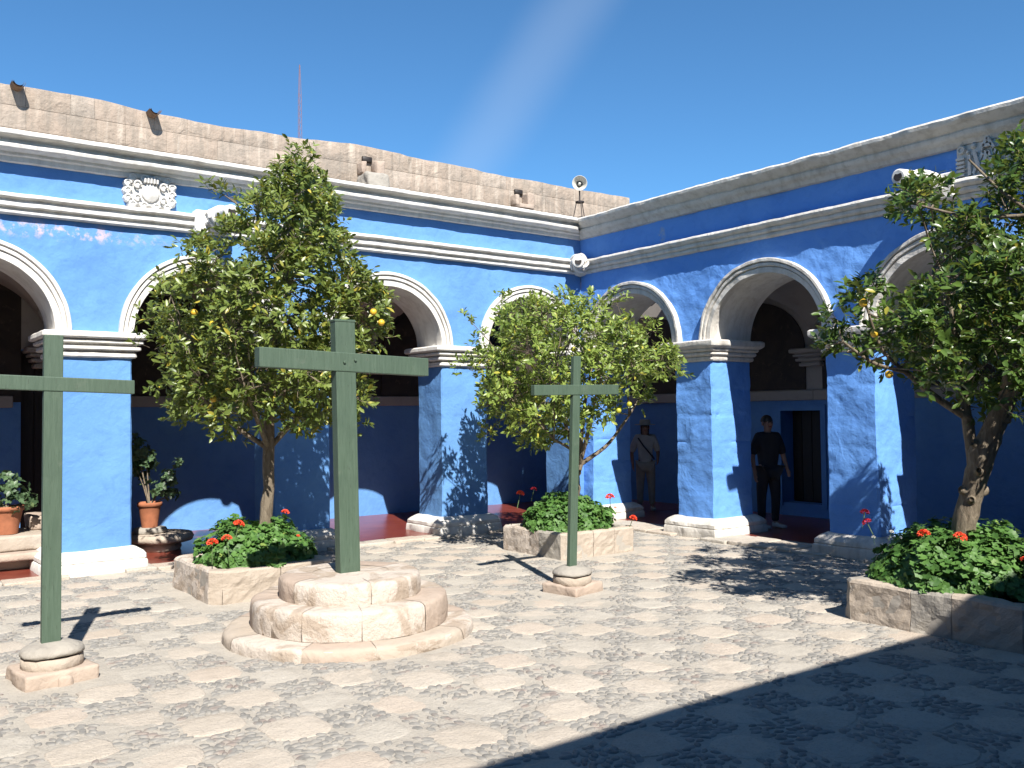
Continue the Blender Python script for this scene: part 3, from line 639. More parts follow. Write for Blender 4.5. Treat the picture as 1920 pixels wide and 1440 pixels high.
# left: scalloped shell-scroll relief
b = MB(); cx, cz = 2.97, 4.50
V, Fc = bbox(cx-.25, cx+.25, -.05, .02, cz-.19, cz+.16, .03); b.add(V, Fc)
for k in range(14):
    a = k/14*2*math.pi; x = cx+.255*max(-1, min(1, 1.25*math.cos(a))); z = cz-.01+.165*max(-1, min(1, 1.25*math.sin(a)))
    lump(b, x, z, .052+.010*(k % 2), .075); ring3(b, x, z, .036, .012, -.078, 0, 4.8)
for (x, z, r) in ((-.15, .07, .055), (.15, .07, .055), (-.15, -.09, .05), (.15, -.09, .05)): lump(b, cx+x, cz+z, r, .085); ring3(b, cx+x, cz+z, r*.7, .012, -.09, 0, 5)
lump(b, cx, cz-.01, .115, .11, 1.05, 1.15, 14)
for k in range(-2, 3): V, Fc = bbox(cx+k*.035-.012, cx+k*.035+.012, -.125, -.06, cz+.09, cz+.17-.012*abs(k), .006); b.add(V, Fc)
Vv = np.concatenate(b.V); chA('relief_panel', np.stack(mpA(Vv[:, 0], Vv[:, 1], Vv[:, 2]), -1), b.F, M['white'], True)
# right: monogram relief, mirrored u so that it reads from the courtyard
def bar(b, x0, z0, x1, z1, w=.022, v0=-.075):
    d = np.array([x1-x0, z1-z0]); L = np.linalg.norm(d); d = d/L; n_ = np.array([-d[1], d[0]])*w
    q = [np.array([x0, z0])-d*w*.4+n_, np.array([x1, z1])+d*w*.4+n_, np.array([x1, z1])+d*w*.4-n_, np.array([x0, z0])-d*w*.4-n_]
    V = [(p_[0], 0, p_[1]) for p_ in q]+[(p_[0]+(c_-p_[0])*.1, v0, p_[1]) for p_, c_ in zip(q, [((x0+x1)/2)]*4)]
    b.add(V, [[0, 1, 5, 4], [1, 2, 6, 5], [2, 3, 7, 6], [3, 0, 4, 7], [4, 5, 6, 7]])
b = MB(); V, Fc = bbox(-.36, .36, -.035, .02, -.19, .19, .02); b.add(V, Fc)
for s_ in (-1, 1):
    for k in range(5): bar(b, s_*.30-.045, -.15+k*.045, s_*.30+.045, -.15+k*.045, .012)
    lump(b, s_*.29, .13, .055, .06); ring3(b, s_*.29, .13, .034, .012, -.062)
    for x, z, r in ((.16, .15, .04), (.22, .09, .03)): lump(b, s_*x, z, r, .07)
    bar(b, s_*.20, -.16, s_*.20, .05, .016)
for a_, c_, d_, e_ in ((-.14, .06, -.08, -.15), (-.08, -.15, -.0, .04), (0, .04, .08, -.15), (.08, -.15, .14, .06)): bar(b, a_, c_, d_, e_, .02, -.085)      # W
for a_, c_, d_, e_ in ((-.17, -.15, -.05, .06), (-.05, .06, .0, -.08), (0, -.08, .05, .06), (.05, .06, .17, -.15)): bar(b, a_, c_, d_, e_, .016, -.065)      # M
for a_, c_, d_, e_ in ((-.07, .08, 0, .19), (0, .19, .07, .08), (-.045, .115, .045, .115)): bar(b, a_, c_, d_, e_, .016, -.09)      # A
for k in range(9): lump(b, -.32+k*.08, -.175, .035, .06)
Vv = np.concatenate(b.V); chB('relief_panel', np.stack(mpB(4.62-Vv[:, 0], Vv[:, 1], 4.475+Vv[:, 2]), -1), b.F, M['white_old'], True)

# ------------------------------------------------------------------ tan stone wall above the left range
sw = thing('stone_wall', 'tan stone block wall with weathered top edge above the sunlit arcade', 'wall', (5.4, 14.1, 4.7))
inv = np.array([5.4, 14.1, 4.7]); X0, X1 = -3.2, 13.72
def top_z(x):
    xs = [-4, 1.73, 2.39, 3.1, 3.86, 5.55, 6.6, 7.29, 8.0, 8.59, 11.07, 13.72]; zs = [6.42, 6.434, 6.459, 6.446, 6.391, 6.402, 6.45, 6.50, 6.47, 6.445, 6.409, 6.417]
    return np.interp(x, xs, zs)
V, Fc = bbox(X0+.02, X1-.015, 14.108, 14.6, 4.6, 6.38, .0); obj('wall_core', V-inv, Fc, M['mortar'], sw)
zc = [4.72, 5.10, 5.47, 5.83, 6.15, None]; nblk = 0
for c in range(5):
    x = X0+(c % 2)*.2
    while x < X1-.05:
        w = RS.uniform(.30, .62); x1 = min(x+w, X1)
        if X1-x1 < .15: x1 = X1
        if c == 4 and False: pass
        xm = (x+x1)/2; hole = any(abs(xm-hx) < .28 and c == hc for hx, hc in ((7.36, 3), (10.62, 3)))
        zt = zc[c+1] if zc[c+1] else None
        V, Fc = bbox(x+.0015, x1-.0015, 14.1-RS.uniform(0, .003), 14.45, zc[c]+.0015, (zt if zt else 6.43)-.0015, .004, sub=.16, amp=.003, seed=nblk)
        if zt is None:
            k = (V[:, 2]-zc[c])/(6.43-zc[c]); tz = top_z(V[:, 0])+fbm(V*[1, 0, 0], 2.0, 4, 3)*.014; V[:, 2] = zc[c]+k*(tz-zc[c])
        ctr = V.mean(0)
        obj('stone_block', V-ctr, Fc, M['stonewall'][RS.choice([0, 0, 1, 2])], sw, True, loc=tuple(ctr-inv)); nblk += 1; x = x1
# broken stone waterspouts projecting from it
def roof_spout(x, z, broken):
    root = None; b = MB()
    V, Fc = bbox(x-.17, x+.17, 13.80, 14.12, z-.22, z-.13, .02, sub=.1, amp=.02, seed=int(x*9)); b.add(V, Fc)
    V, Fc = bbox(x-.19, x-.10, 13.90, 14.12, z-.14, z+.06, .02, sub=.1, amp=.015, seed=int(x*5)); b.add(V, Fc)
    V, Fc = bbox(x+.09, x+.26, 13.88, 14.12, z-.16, z+.12, .03, sub=.1, amp=.02, seed=int(x*7)); b.add(V, Fc)
    if broken: V, Fc = bbox(x-.27, x+.13, 13.50, 13.96, z-.50, z-.20, .05, sub=.08, amp=.03, seed=4); b.add(V, Fc, 1)
    V, Fc = bbox(x-.10, x+.09, 14.05, 14.1, z+.10, z+.20, .01); b.add(V, Fc, 2)  # dark box stands in for the shaded outlet hole
    bb = np.concatenate(b.V)-inv; return obj('stone_waterspout', bb, b.F, [M['sillar_pink'], M['sillar_grey'], M['dark_wood_hole_shade']], sw, True, midx=b.M)
roof_spout(7.36, 6.10, True); roof_spout(10.68, 5.98, False)
for x in (1.93, 3.74):
    th = np.linspace(math.pi*1.02, math.pi*1.98, 12); vv = np.array([13.86, 13.98, 14.2]); R_ = .085
    A_, B_ = np.meshgrid(th, vv, indexing='ij'); z = float(top_z(x))-.005
    V = np.concatenate([np.stack([x+np.cos(A_)*R_, B_, z+np.sin(A_)*R_], -1).reshape(-1, 3), np.stack([x+np.cos(A_)*(R_-.02), B_, z+np.sin(A_)*(R_-.02)], -1).reshape(-1, 3)])
    Fa = grid_faces(12, 3); obj('clay_spout', V-inv, np.concatenate([Fa, Fa+36]), M['clay_tile'], sw, True)

# crown clumps: centre and radius of each clump of leaves
B1 =[ (3.883,8.976,4.506,0.147), (3.565,8.439,4.09,0.201), (3.796,8.984,4.238,0.214), (4.046,9.577,4.399,0.228), (3.684,8.325,4.003,0.222), (3.982,8.999,4.182,0.24), (4.163,9.407,4.29,0.25), (3.453,8.506,3.876,0.222), (3.666,9.03,4.003,0.235), (3.966,9.769,4.184,0.255), (3.832,8.341,3.758,0.24), (4.062,8.842,3.876,0.254), (4.347,9.463,4.021,0.272), (3.557,8.358,3.623,0.304), (3.854,9.055,3.775,0.329), (4.149,9.75,3.926,0.355), (3.29,8.649,3.802,0.169), (3.524,9.264,3.945,0.181), (3.768,9.904,4.093,0.194), (3.284,9.396,4.11,0.113), (3.137,9.463,4.189,0.073), (3.808,8.145,3.404,0.235), (4.118,8.809,3.535,0.254), (4.393,9.398,3.651,0.271), (3.336,8.355,3.286,0.284), (3.683,9.222,3.441,0.313), (3.964,9.927,3.566,0.337), (3.101,8.721,3.581,0.158), (3.333,9.373,3.714,0.169), (3.633,10.219,3.887,0.185), (2.861,8.789,3.383,0.166), (3.126,9.605,3.53,0.182), (3.365,10.337,3.662,0.196), (2.958,9.786,3.655,0.103), (3.636,8.225,3.138,0.312), (3.924,8.878,3.245,0.337), (4.307,9.743,3.385,0.369), (4.013,8.124,3.103,0.222), (4.287,8.678,3.192,0.237), (4.558,9.228,3.28,0.252), (3.178,8.501,2.981,0.31), (3.48,9.308,3.093,0.339), (3.775,10.095,3.203,0.368), (2.859,8.946,3.062,0.237), (3.071,9.607,3.156,0.254), (3.324,10.401,3.268,0.275), (2.664,9.34,3.013,0.172), (2.789,9.777,3.07,0.18), (2.927,10.26,3.133,0.189), (2.687,9.9,2.878,0.158), (4.295,8.216,2.918,0.206), (4.455,8.522,2.96,0.214), (4.689,8.97,3.021,0.225), (3.884,8.218,2.787,0.306), (4.165,8.812,2.858,0.328), (4.473,9.465,2.936,0.352), (3.443,8.226,2.66,0.333), (3.823,9.135,2.755,0.37), (4.163,9.947,2.84,0.403), (3.044,8.567,2.618,0.334), (3.341,9.403,2.698,0.367), (3.654,10.284,2.782,0.401), (2.768,9.157,2.546,0.309), (2.947,9.75,2.594,0.329), (3.117,10.311,2.64,0.348), (2.667,9.927,2.511,0.181), (4.387,8.279,2.655,0.153), (4.507,8.505,2.679,0.158), (4.718,8.903,2.72,0.165), (4,8.226,2.368,0.276), (4.278,8.797,2.407,0.295), (4.556,9.369,2.446,0.315), (3.555,8.239,2.253,0.335), (3.897,9.031,2.296,0.368), (4.231,9.805,2.339,0.399), (3.234,8.653,2.213,0.341), (3.46,9.258,2.242,0.365), (3.759,10.059,2.28,0.396), (2.899,9.073,2.172,0.309), (3.057,9.566,2.192,0.325), (3.264,10.216,2.219,0.348), (2.768,9.896,2.2,0.204), (3.373,8.595,1.924,0.252), (3.664,9.337,1.934,0.274), (3.927,10.006,1.944,0.294), (3.044,8.873,1.876,0.237), (3.281,9.563,1.882,0.256), (3.472,10.12,1.887,0.271), (2.818,9.323,1.882,0.173), (2.97,9.827,1.887,0.182), (3.074,10.171,1.89,0.189), (3.811,8.317,1.944,0.264), (4.113,8.975,1.956,0.285), (4.377,9.552,1.966,0.303), (4.15,8.296,1.998,0.173), (4.393,8.783,2.009,0.183), (4.56,9.116,2.017,0.19), (4.335,8.696,1.669,0.135), (3.365,9.475,1.614,0.113), (3.662,8.492,1.762,0.149), (3.879,8.995,1.76,0.157), (4.186,9.707,1.757,0.17) ]
B2 =[ (7.03,9.554,3.262,0.105), (6.591,8.798,2.926,0.195), (7.118,9.5,3.016,0.211), (7.508,10.021,3.082,0.222), (6.544,9.717,3.005,0.083), (6.74,9.701,2.734,0.126), (6.634,9.924,2.393,0.141), (6.81,8.551,2.915,0.259), (7.354,9.234,3.004,0.279), (7.854,9.861,3.086,0.298), (7.169,8.523,3.096,0.184), (7.565,8.994,3.168,0.194), (8.024,9.54,3.251,0.206), (7.336,8.219,3.01,0.214), (7.906,8.858,3.105,0.231), (8.333,9.336,3.175,0.243), (8.124,8.63,3.235,0.112), (7.208,8.374,2.724,0.378), (7.684,8.928,2.785,0.403), (8.352,9.703,2.871,0.438), (6.649,8.614,2.525,0.373), (7.217,9.35,2.587,0.405), (7.732,10.017,2.644,0.434), (6.428,8.972,2.344,0.274), (6.939,9.684,2.388,0.296), (7.315,10.21,2.42,0.312), (7.69,8.132,2.66,0.315), (8.11,8.577,2.707,0.333), (8.655,9.153,2.768,0.355), (8.597,8.457,2.858,0.127), (8.294,8,2.404,0.222), (8.672,8.365,2.432,0.232), (8.917,8.601,2.449,0.238), (7.861,8.037,2.264,0.276), (8.371,8.557,2.294,0.294), (8.919,9.119,2.326,0.314), (7.304,8.199,2.262,0.375), (7.837,8.798,2.295,0.402), (8.579,9.63,2.342,0.44), (6.913,8.542,2.01,0.376), (7.48,9.242,2.027,0.407), (7.964,9.841,2.042,0.433), (6.539,8.911,1.952,0.313), (7.042,9.595,1.964,0.337), (7.468,10.175,1.974,0.357), (6.87,8.81,1.654,0.277), (7.313,9.378,1.644,0.294), (7.672,9.839,1.637,0.309), (7.216,8.507,1.649,0.276), (7.667,9.038,1.639,0.293), (8.217,9.687,1.628,0.314), (7.529,8.265,1.841,0.217), (8.063,8.851,1.844,0.232), (8.592,9.431,1.847,0.247), (8.483,8.58,1.979,0.169), (6.846,9.63,1.616,0.153), (7.439,9.15,1.365,0.139), (8.718,8.174,2.284,0.111) ]
B3 =[ (6.616,3.662,3.372,0.172), (7.319,4.051,3.539,0.19), (7.823,4.331,3.659,0.203), (7.368,3.89,3.626,0.116), (6.753,3.451,3.105,0.186), (7.549,3.858,3.259,0.207), (8.344,4.264,3.412,0.229), (7.066,4.006,3.417,0.088), (6.901,3.325,3.06,0.221), (7.73,3.725,3.211,0.248), (8.576,4.132,3.365,0.275), (7.11,3.221,3.269,0.186), (7.795,3.531,3.41,0.204), (8.597,3.894,3.576,0.225), (7.467,3.289,3.792,0.139), (7.823,3.446,3.887,0.146), (8.385,3.693,4.037,0.156), (7.233,3.231,3.534,0.156), (7.931,3.542,3.701,0.171), (8.459,3.778,3.827,0.183), (7.43,4.002,3.27,0.118), (6.822,3.179,2.752,0.228), (7.742,3.607,2.88,0.258), (8.776,4.09,3.024,0.293), (6.627,3.355,2.758,0.15), (7.59,3.843,2.898,0.171), (8.26,4.182,2.995,0.187), (6.851,4.176,2.881,0.071), (6.418,4.007,2.657,0.133), (6.843,4.272,2.714,0.142), (7.311,4.564,2.776,0.152), (6.628,4.385,2.534,0.124), (6.913,4.426,2.348,0.209), (6.49,3.88,2.275,0.19), (7.087,4.237,2.319,0.207), (7.496,4.482,2.349,0.219), (6.56,3.662,2.223,0.223), (7.158,3.996,2.261,0.243), (8.003,4.467,2.316,0.272), (6.652,3.459,2.373,0.231), (7.37,3.832,2.435,0.256), (8.172,4.249,2.504,0.284), (6.823,3.267,2.365,0.261), (7.62,3.649,2.432,0.292), (8.501,4.071,2.505,0.325), (7.023,3.168,2.367,0.231), (7.885,3.557,2.436,0.259), (8.785,3.963,2.509,0.289), (7.082,3.184,2.049,0.232), (7.881,3.543,2.078,0.258), (8.732,3.926,2.107,0.286), (6.928,3.406,2.056,0.195), (7.593,3.733,2.081,0.213), (8.493,4.175,2.114,0.239), (6.747,3.6,2.061,0.155), (7.333,3.913,2.084,0.169), (8.045,4.293,2.111,0.185), (6.663,4.464,2.319,0.089), (7.538,3.692,1.792,0.106), (7.165,3.365,1.852,0.115), (7.776,3.652,1.857,0.125), (8.429,3.959,1.862,0.136), (7.937,3.6,1.721,0.081), (7.53,3.93,1.907,0.081), (6.519,3.545,2.614,0.128), (7.347,3.995,2.717,0.144), (8.058,4.382,2.806,0.158), (6.868,3.362,2.577,0.233), (7.62,3.73,2.662,0.259), (8.479,4.151,2.759,0.288), (6.467,3.688,2.444,0.169), (7.098,4.048,2.507,0.186), (7.796,4.446,2.576,0.204), (7.182,2.998,2.837,0.317), (8.046,3.359,2.962,0.355), (8.913,3.721,3.087,0.394), (7.357,2.934,2.443,0.359), (8.195,3.268,2.516,0.4), (8.952,3.57,2.582,0.437), (7.416,3.043,2.049,0.284), (8.191,3.361,2.075,0.313), (8.918,3.659,2.099,0.341), (7.91,2.92,2.638,0.334), (8.439,3.115,2.694,0.357), (8.998,3.321,2.753,0.38), (7.587,3.04,3.294,0.29), (8.244,3.303,3.423,0.315), (8.777,3.517,3.528,0.335), (8.122,2.934,2.227,0.255), (8.643,3.122,2.254,0.272), (9.03,3.262,2.274,0.284), (7.67,3.141,3.663,0.211), (8.175,3.348,3.785,0.225), (8.598,3.521,3.888,0.237) ]

# ------------------------------------------------------------------ crosses and their stone bases
def rough_lathe(prof, n, c, amp, seed, squash=1.0):
    return lathe(prof, n, c, amp, seed)
def cross(name, label, x, y, z0, z1, w, d, bx0, bx1, bz, bh, tilt, lean=0.0):
    t = thing(name, label, 'cross', (x, y, z0))
    V, Fc = bbox(-w/2, w/2, -d/2, d/2, -.02, z1-z0, .006, sub=.3); 
    V[:, 0] += V[:, 2]*lean; obj('post', V, Fc, M['green'], t)
    zc_ = bz-z0; V, Fc = bbox(bx0-x, bx1-x, -d/2-.006, d/2+.004, -bh/2, bh/2, .006, sub=.3)
    V[:, 2] += zc_-V[:, 0]*tilt; obj('crossbar', V, Fc, M['green'], t)
    if w > .15:
        V, Fc = bbox(-w/2-.004, w/2+.004, -d/2-.004, d/2+.004, z1-z0-.012, z1-z0+.008, .003); V[:, 0] += V[:, 2]*lean; obj('post_cap', V, Fc, M['green'], t)
        for (qx, qz) in ((-.05, .0), (.05, .02)):
            V, Fc = lathe([(.0, 0), (.012, 0), (.012, .012), (0, .014)], 8, caps=False); V = np.stack([V[:, 0]+qx, -d/2-.006-V[:, 2], V[:, 1]+zc_+qz], -1); obj('peg', V, Fc, M['green'], t)
    return t
cross('wooden_cross', 'large green cross on the round stepped stone pedestal', 3.42, 6.93, .48, 2.585, .182, .10, 2.64, 4.19, 2.235, .158, .033, -.018)
cross('wooden_cross', 'slim green cross at the left on a small stone base', 1.184, 6.984, .25, 2.379, .122, .06, .655, 1.727, 2.035, .10, .035, .004)
cross('wooden_cross', 'slim green cross in front of the planter nearest the corner', 5.921, 6.993, .25, 2.364, .095, .05, 5.448, 6.575, 2.02, .103, -.012, .045)
# round stepped pedestal of cut stones
ped = thing('stepped_pedestal', 'round three stepped stone pedestal under the large green cross', 'pedestal', (3.43, 6.9, 0))
tiers = [(1.0, -.03, .092, 9, 'sillar_pink'), (.795, .09, .315, 9, 'sillar'), (.575, .30, .485, 6, 'sillar')]
for ti, (R_, z0, z1, nseg, mn) in enumerate(tiers):
    V, Fc = lathe([(R_-.004, z0), (R_-.004, z1-.035), (R_-.016, z1-.013), (R_-.05, z1-.001), (.3, z1), (.01, z1+.002)], 72, (0, 0), .003, ti+2); obj('tier_core', V, Fc, M['washed'], ped, True)
    a = .3+ti*.5
    for k in range(nseg):
        da = 2*math.pi/nseg*(1+.25*math.sin(k*2.3+ti)); a0, a1 = a+.004/R_, a+da-.004/R_; a = a+da
        if k == nseg-1: a1 = .3+ti*.5+2*math.pi-.004/R_
        th = np.linspace(a0, a1, 14); inner = R_*.55
        prof = [(inner, z1+.004), (R_-.12, z1+.005), (R_-.045, z1+.003), (R_-.012, z1-.006), (R_+.002, z1-.026), (R_+.008, (z0+z1)/2), (R_+.004, z0+.01)]
        Pq = np.array(prof); V = np.stack([np.cos(th)[:, None]*Pq[:, 0], np.sin(th)[:, None]*Pq[:, 0], np.tile(Pq[:, 1], (14, 1))], -1)
        nn = fbm(V+[3, 7, 0], 5, 4, 31+ti)[..., None]; V = V+V*[1, 1, 0]*(nn*.012+vnoise(V+[ti, 5, 2], 1.9, 77)[..., None]*.016)+np.array([0, 0, 1])*nn*.004
        
        mt_ = ['washed', 'sillar_pink', 'washed', 'washed'][(k*7+ti*3) % 4] if ti else ['sillar', 'washed', 'sillar_pink'][k % 3]
        obj('stone_block', V.reshape(-1, 3), grid_faces(14, len(prof)), M[mt_], ped, True)
def small_base(x, y, label, rot, r=.205, sq=.235, zt=.25, broken=False):
    t = thing('cross_base', label, 'stone base', (x, y, 0), (0, 0, rot), 'small stone bases of the slim crosses')
    V, Fc = bbox(-sq, sq, -sq, sq, -.03, .092, .02, sub=.07, amp=.016, seed=int(x*10)); 
    if broken: k = (V[:, 0] < -.02) & (V[:, 1] < 0); V[k, 2] *= .82; V[k, 1] *= .93
    obj('plinth', V, Fc, M['sillar_pink'], t, True)
    V, Fc = lathe([(r*.97, .06), (r*.97, .12), (r*.96, .160), (r*.93, .163)], 40, (0, 0), .006, int(x*3)); obj('drum', V, Fc, M['sillar'], t, True)
    V, Fc = lathe([(r*.90, .170), (r*1.0, .177), (r*1.0, .195), (r*.93, zt-.034), (r*.60, zt-.008), (r*.3, zt+.003), (.01, zt+.004)], 40, (0, 0), .007, int(x*7)); obj('cap_stone', V, Fc, M['sillar_grey'], t, True)
    if x < 2: V, Fc = bbox(-.03, .05, -sq-.035, -sq+.03, -.02, .06, .02, sub=.04, amp=.015, seed=5); obj('stone_chip', V, Fc, M['sillar_pink'], t, True)
    return t
small_base(1.195, 6.985, 'small worn round stone base holding the leftmost cross', .12)
small_base(5.93, 7.0, 'small chipped round stone base holding the right slim cross', .25, .20, .225, broken=True)

# ------------------------------------------------------------------ stone planters
def planter(label, x0, x1, y0, y1, h, wall, cham, mats, seed, blocks):
    """octagonal-cornered box of stone blocks"""
    t = thing('stone_planter', label, 'planter', ((x0+x1)/2, (y0+y1)/2, 0), group='stone planters with geraniums and orange trees'); cx, cy = (x0+x1)/2, (y0+y1)/2
    hx, hy = (x1-x0)/2, (y1-y0)/2; c = cham
    out = [(-hx, -hy+c), (-hx+c, -hy), (hx-c, -hy), (hx, -hy+c), (hx, hy-c), (hx-c, hy), (-hx+c, hy), (-hx, hy-c)]
    def inset(p_, w): return (p_[0]*(hx-w)/hx, p_[1]*(hy-w)/hy)
    rr = np.random.RandomState(seed)
    for i in range(8):
        a, b_ = np.array(out[i]), np.array(out[(i+1) % 8]); L = np.linalg.norm(b_-a)
        if L < .01: continue
        n = max(1, int(round(L/blocks))); cut = np.linspace(0, 1, n+1); cut[1:-1] += rr.uniform(-.06, .06, n-1)
        ai, bi = np.array(inset(out[i], wall)), np.array(inset(out[(i+1) % 8], wall))
        for k in range(n):
            g_ = .004/L; s0, s1 = cut[k]+(g_ if k else 0), cut[k+1]-(g_ if k < n-1 else 0)
            ns = max(3, int((s1-s0)*L/.045)); nz_ = 8; V = []
            dirn = np.array([(b_-a)[1], -(b_-a)[0]])/L
            for s in np.linspace(s0, s1, ns):
                po = a+(b_-a)*s; pi_ = ai+(bi-ai)*s
                loop = [(*po, z) for z in np.linspace(-.03, h-.025, nz_)]+[(*(po+(pi_-po)*.10), h-.004)]+[(*(po+(pi_-po)*q), h+.002) for q in (.35, .65, .9)]+[(*pi_, h-.02), (*pi_, h-.14)]
                V.append(loop)
            V = np.array(V); W = V+[cx, cy, 0]; nn = fbm(W, 4.5, 4, seed)+.5*fbm(W, 15, 2, seed+2)
            V[..., :2] += dirn*(nn*.016)[..., None]; V[..., 2] += fbm(W, 5, 3, seed+3)*.012*(V[..., 2] > .1)
            nl = V.shape[1]; Fc = [list(f) for f in grid_faces(ns, nl)]+[list(range(nl)), [(ns-1)*nl+q for q in range(nl)][::-1]]
            obj('stone_block', V.reshape(-1, 3), Fc, M[rr.choice(mats)], t, False)
    q = [inset(p_, .010) for p_ in out]; qi = [inset(p_, wall-.01) for p_ in out]
    V = [(x, y, -.03) for x, y in q]+[(x, y, h-.03) for x, y in q]+[(x, y, h-.03) for x, y in qi]
    Fc = [[i, (i+1) % 8, 8+(i+1) % 8, 8+i] for i in range(8)]+[[8+i, 8+(i+1) % 8, 16+(i+1) % 8, 16+i] for i in range(8)]
    obj('mortar_core', V, Fc, M['mortar'], t)
    ns = 14; gxx, gyy = np.meshgrid(np.linspace(-1, 1, ns), np.linspace(-1, 1, ns), indexing='ij'); V = np.stack([gxx*(hx-wall+.02), gyy*(hy-wall+.02), h-.07+fbm(np.stack([gxx, gyy, gxx], -1), 3, 3, seed)*.02], -1)
    obj('soil', V, grid_faces(ns, ns), M['soil'], t, True); return t
planter('pale stone planter behind the large cross pedestal', 2.84, 4.10, 8.62, 9.95, .315, .13, .10, ['washed', 'washed', 'sillar'], 5, .5)
planter('stone planter behind the right slim cross near the corner', 7.02, 8.24, 8.45, 9.72, .32, .13, .05, ['sillar', 'washed', 'sillar_grey'], 8, .42)
planter('rough grey stone planter at the right edge, partly in shadow', 6.93, 8.25, 3.05, 4.60, .34, .14, .07, ['sillar_grey', 'sillar'], 14, .45)

def leaf_round(rr, n):
    """scalloped round geranium leaves: template (14-point fan)"""
    m_ = 11; th = np.arange(m_)/(m_)*5.6+.35; r = 1+.10*np.cos(np.arange(m_)*math.pi)
    V = np.concatenate([[[0, 0, 0]], np.stack([np.cos(th)*r*.55, np.sin(th)*r*.55, np.full(m_, .10)], -1), np.stack([np.cos(th)*r, np.sin(th)*r, .16+.10*np.cos(th*5)], -1)])
    Fc = []
    for t in range(m_-1): Fc += [[0, 1+t, 2+t, 0], [1+t, 1+m_+t, 2+m_+t, 2+t]]
    return V, [f if len(set(f)) == 4 else f[:3] for f in Fc]
def scatter_leaves(name, pos, nrm_, size, tmplV, tmplF, mat, parent, tint, rr, roll=None, kind='stuff', smooth=True, updir=None):
    """copies of one leaf, its +z along the given normals"""
    n = len(pos); nz_ = nrm_/(np.linalg.norm(nrm_, axis=1)[:, None]+1e-9)
    ref = rr.randn(n, 3) if updir is None else updir; x_ = ref-nz_*np.sum(ref*nz_, 1)[:, None]; x_ /= np.linalg.norm(x_, axis=1)[:, None]+1e-9; y_ = np.cross(nz_, x_)
    T_ = np.asarray(tmplV); sz = np.asarray(size)[:, None, None]
    V = pos[:, None]+sz*(T_[None, :, 0:1]*x_[:, None]+T_[None, :, 1:2]*y_[:, None]+T_[None, :, 2:3]*nz_[:, None])
    k = len(T_); tri = np.array([t for f in tmplF for t in ([f] if len(f) == 3 else [[f[0], f[1], f[2]], [f[0], f[2], f[3]]])])
    Fa = (tri[None]+(np.arange(n)*k)[:, None, None]).reshape(-1, 3); at = np.repeat(tint, len(tri))
    o = obj(name, V.reshape(-1, 3), Fa, mat, parent, smooth, attr=at)
    if kind: o['kind'] = kind
    return o
def geranium(label, c, hx, hy, hz, zbase, n, seed, flowers, overhang=.05):
    rr = np.random.RandomState(seed); t = thing('geranium_plant', label, 'plant', (c[0], c[1], zbase), group='geraniums in the planters')
    th = rr.uniform(0, 2*math.pi, n); ph = np.arcsin(rr.uniform(0, 1, n)); sh = rr.uniform(.74, 1.02, n)
    P_ = np.stack([np.cos(th)*np.cos(ph)*hx, np.sin(th)*np.cos(ph)*hy, np.sin(ph)*hz], -1)
    bumpy = 1+.24*fbm(P_+[c[0], c[1], 0], 4.6, 3, seed)[:, None]; P_ = P_*bumpy*sh[:, None]
    P_[:, 2] = np.maximum(P_[:, 2], .05); rl = np.sqrt((P_[:, 0]/hx)**2+(P_[:, 1]/hy)**2)[:, None]; P_[:, :2] /= np.maximum(1, rl/.99); nn = P_/np.array([hx, hy, hz])**2; nn = nn/np.linalg.norm(nn, axis=1)[:, None]+rr.randn(n, 3)*.38+[0, -.12, .35]
    V, Fc = leaf_round(rr, 1); scatter_leaves('foliage', P_, nn, rr.uniform(.024, .044, n), V, Fc, M['geranium'], t, np.clip(rr.beta(2, 2, n), 0, 1), rr)
    b = MB()
    for k in range(40):
        a = rr.uniform(0, 6.28); e = np.array([math.cos(a)*hx*.7, math.sin(a)*hy*.7, hz*rr.uniform(.4, .8)]); V, Fc = tube([(e[0]*.25, e[1]*.25, -.05), e*[.7, .7, .7], e], [.006, .005, .003], 4); b.add(V, Fc)
    o = b.obj('stems', M['stem'], t); o['kind'] = 'stuff'
    for (fx, fy, fz, r, mk) in flowers: flower(t, fx-c[0], fy-c[1]-.03, fz-zbase+.03, r, mk, rr)
    return t
petal_cache = {}
def flower(t, x, y, z, r, mk, rr):
    n = 130 if r > .03 else 40; key = (n, mk)
    if key not in petal_cache:
        u = rr.randn(n, 3); u /= np.linalg.norm(u, axis=1)[:, None]; u[:, 2] = np.abs(u[:, 2])*1.1-.25; b = MB()
        for q in u:
            a = np.cross(q, rr.randn(3)); a /= np.linalg.norm(a)+1e-9; c_ = np.cross(q, a); s_ = .34 if n > 40 else .5
            b.add([q*.72, q*.95+a*s_*.6, q*1.08+a*s_*.2+c_*s_*.6, q*.95-a*s_*.5+c_*s_*.3], [[0, 1, 2], [0, 2, 3]])
        petal_cache[key] = mesh_data('flower_head', np.concatenate(b.V), b.F, M[mk], False)
    f = put('flower_head', petal_cache[key], t, (x, y, z), (rr.randn()*.2, rr.randn()*.2, rr.uniform(0, 6)), (r, r, r*.85))
    V, Fc = tube([(0, 0, -.1), (.3, .2, -r and -4.5)], [.09, .09], 5); put('flower_stalk', mesh_data('flower_stalk', V, Fc, M['stem']), f)
geranium('geranium bush with orange red blooms in the left planter', (3.50, 9.22), .61, .60, .43, .27, 3400, 3, [(2.90, 8.82, .545, .055, 'petal'), (3.02, 8.76, .58, .05, 'petal'), (3.20, 8.92, .69, .055, 'petal'), (3.78, 9.15, .745, .042, 'petal'), (3.72, 8.68, .55, .02, 'petal')])
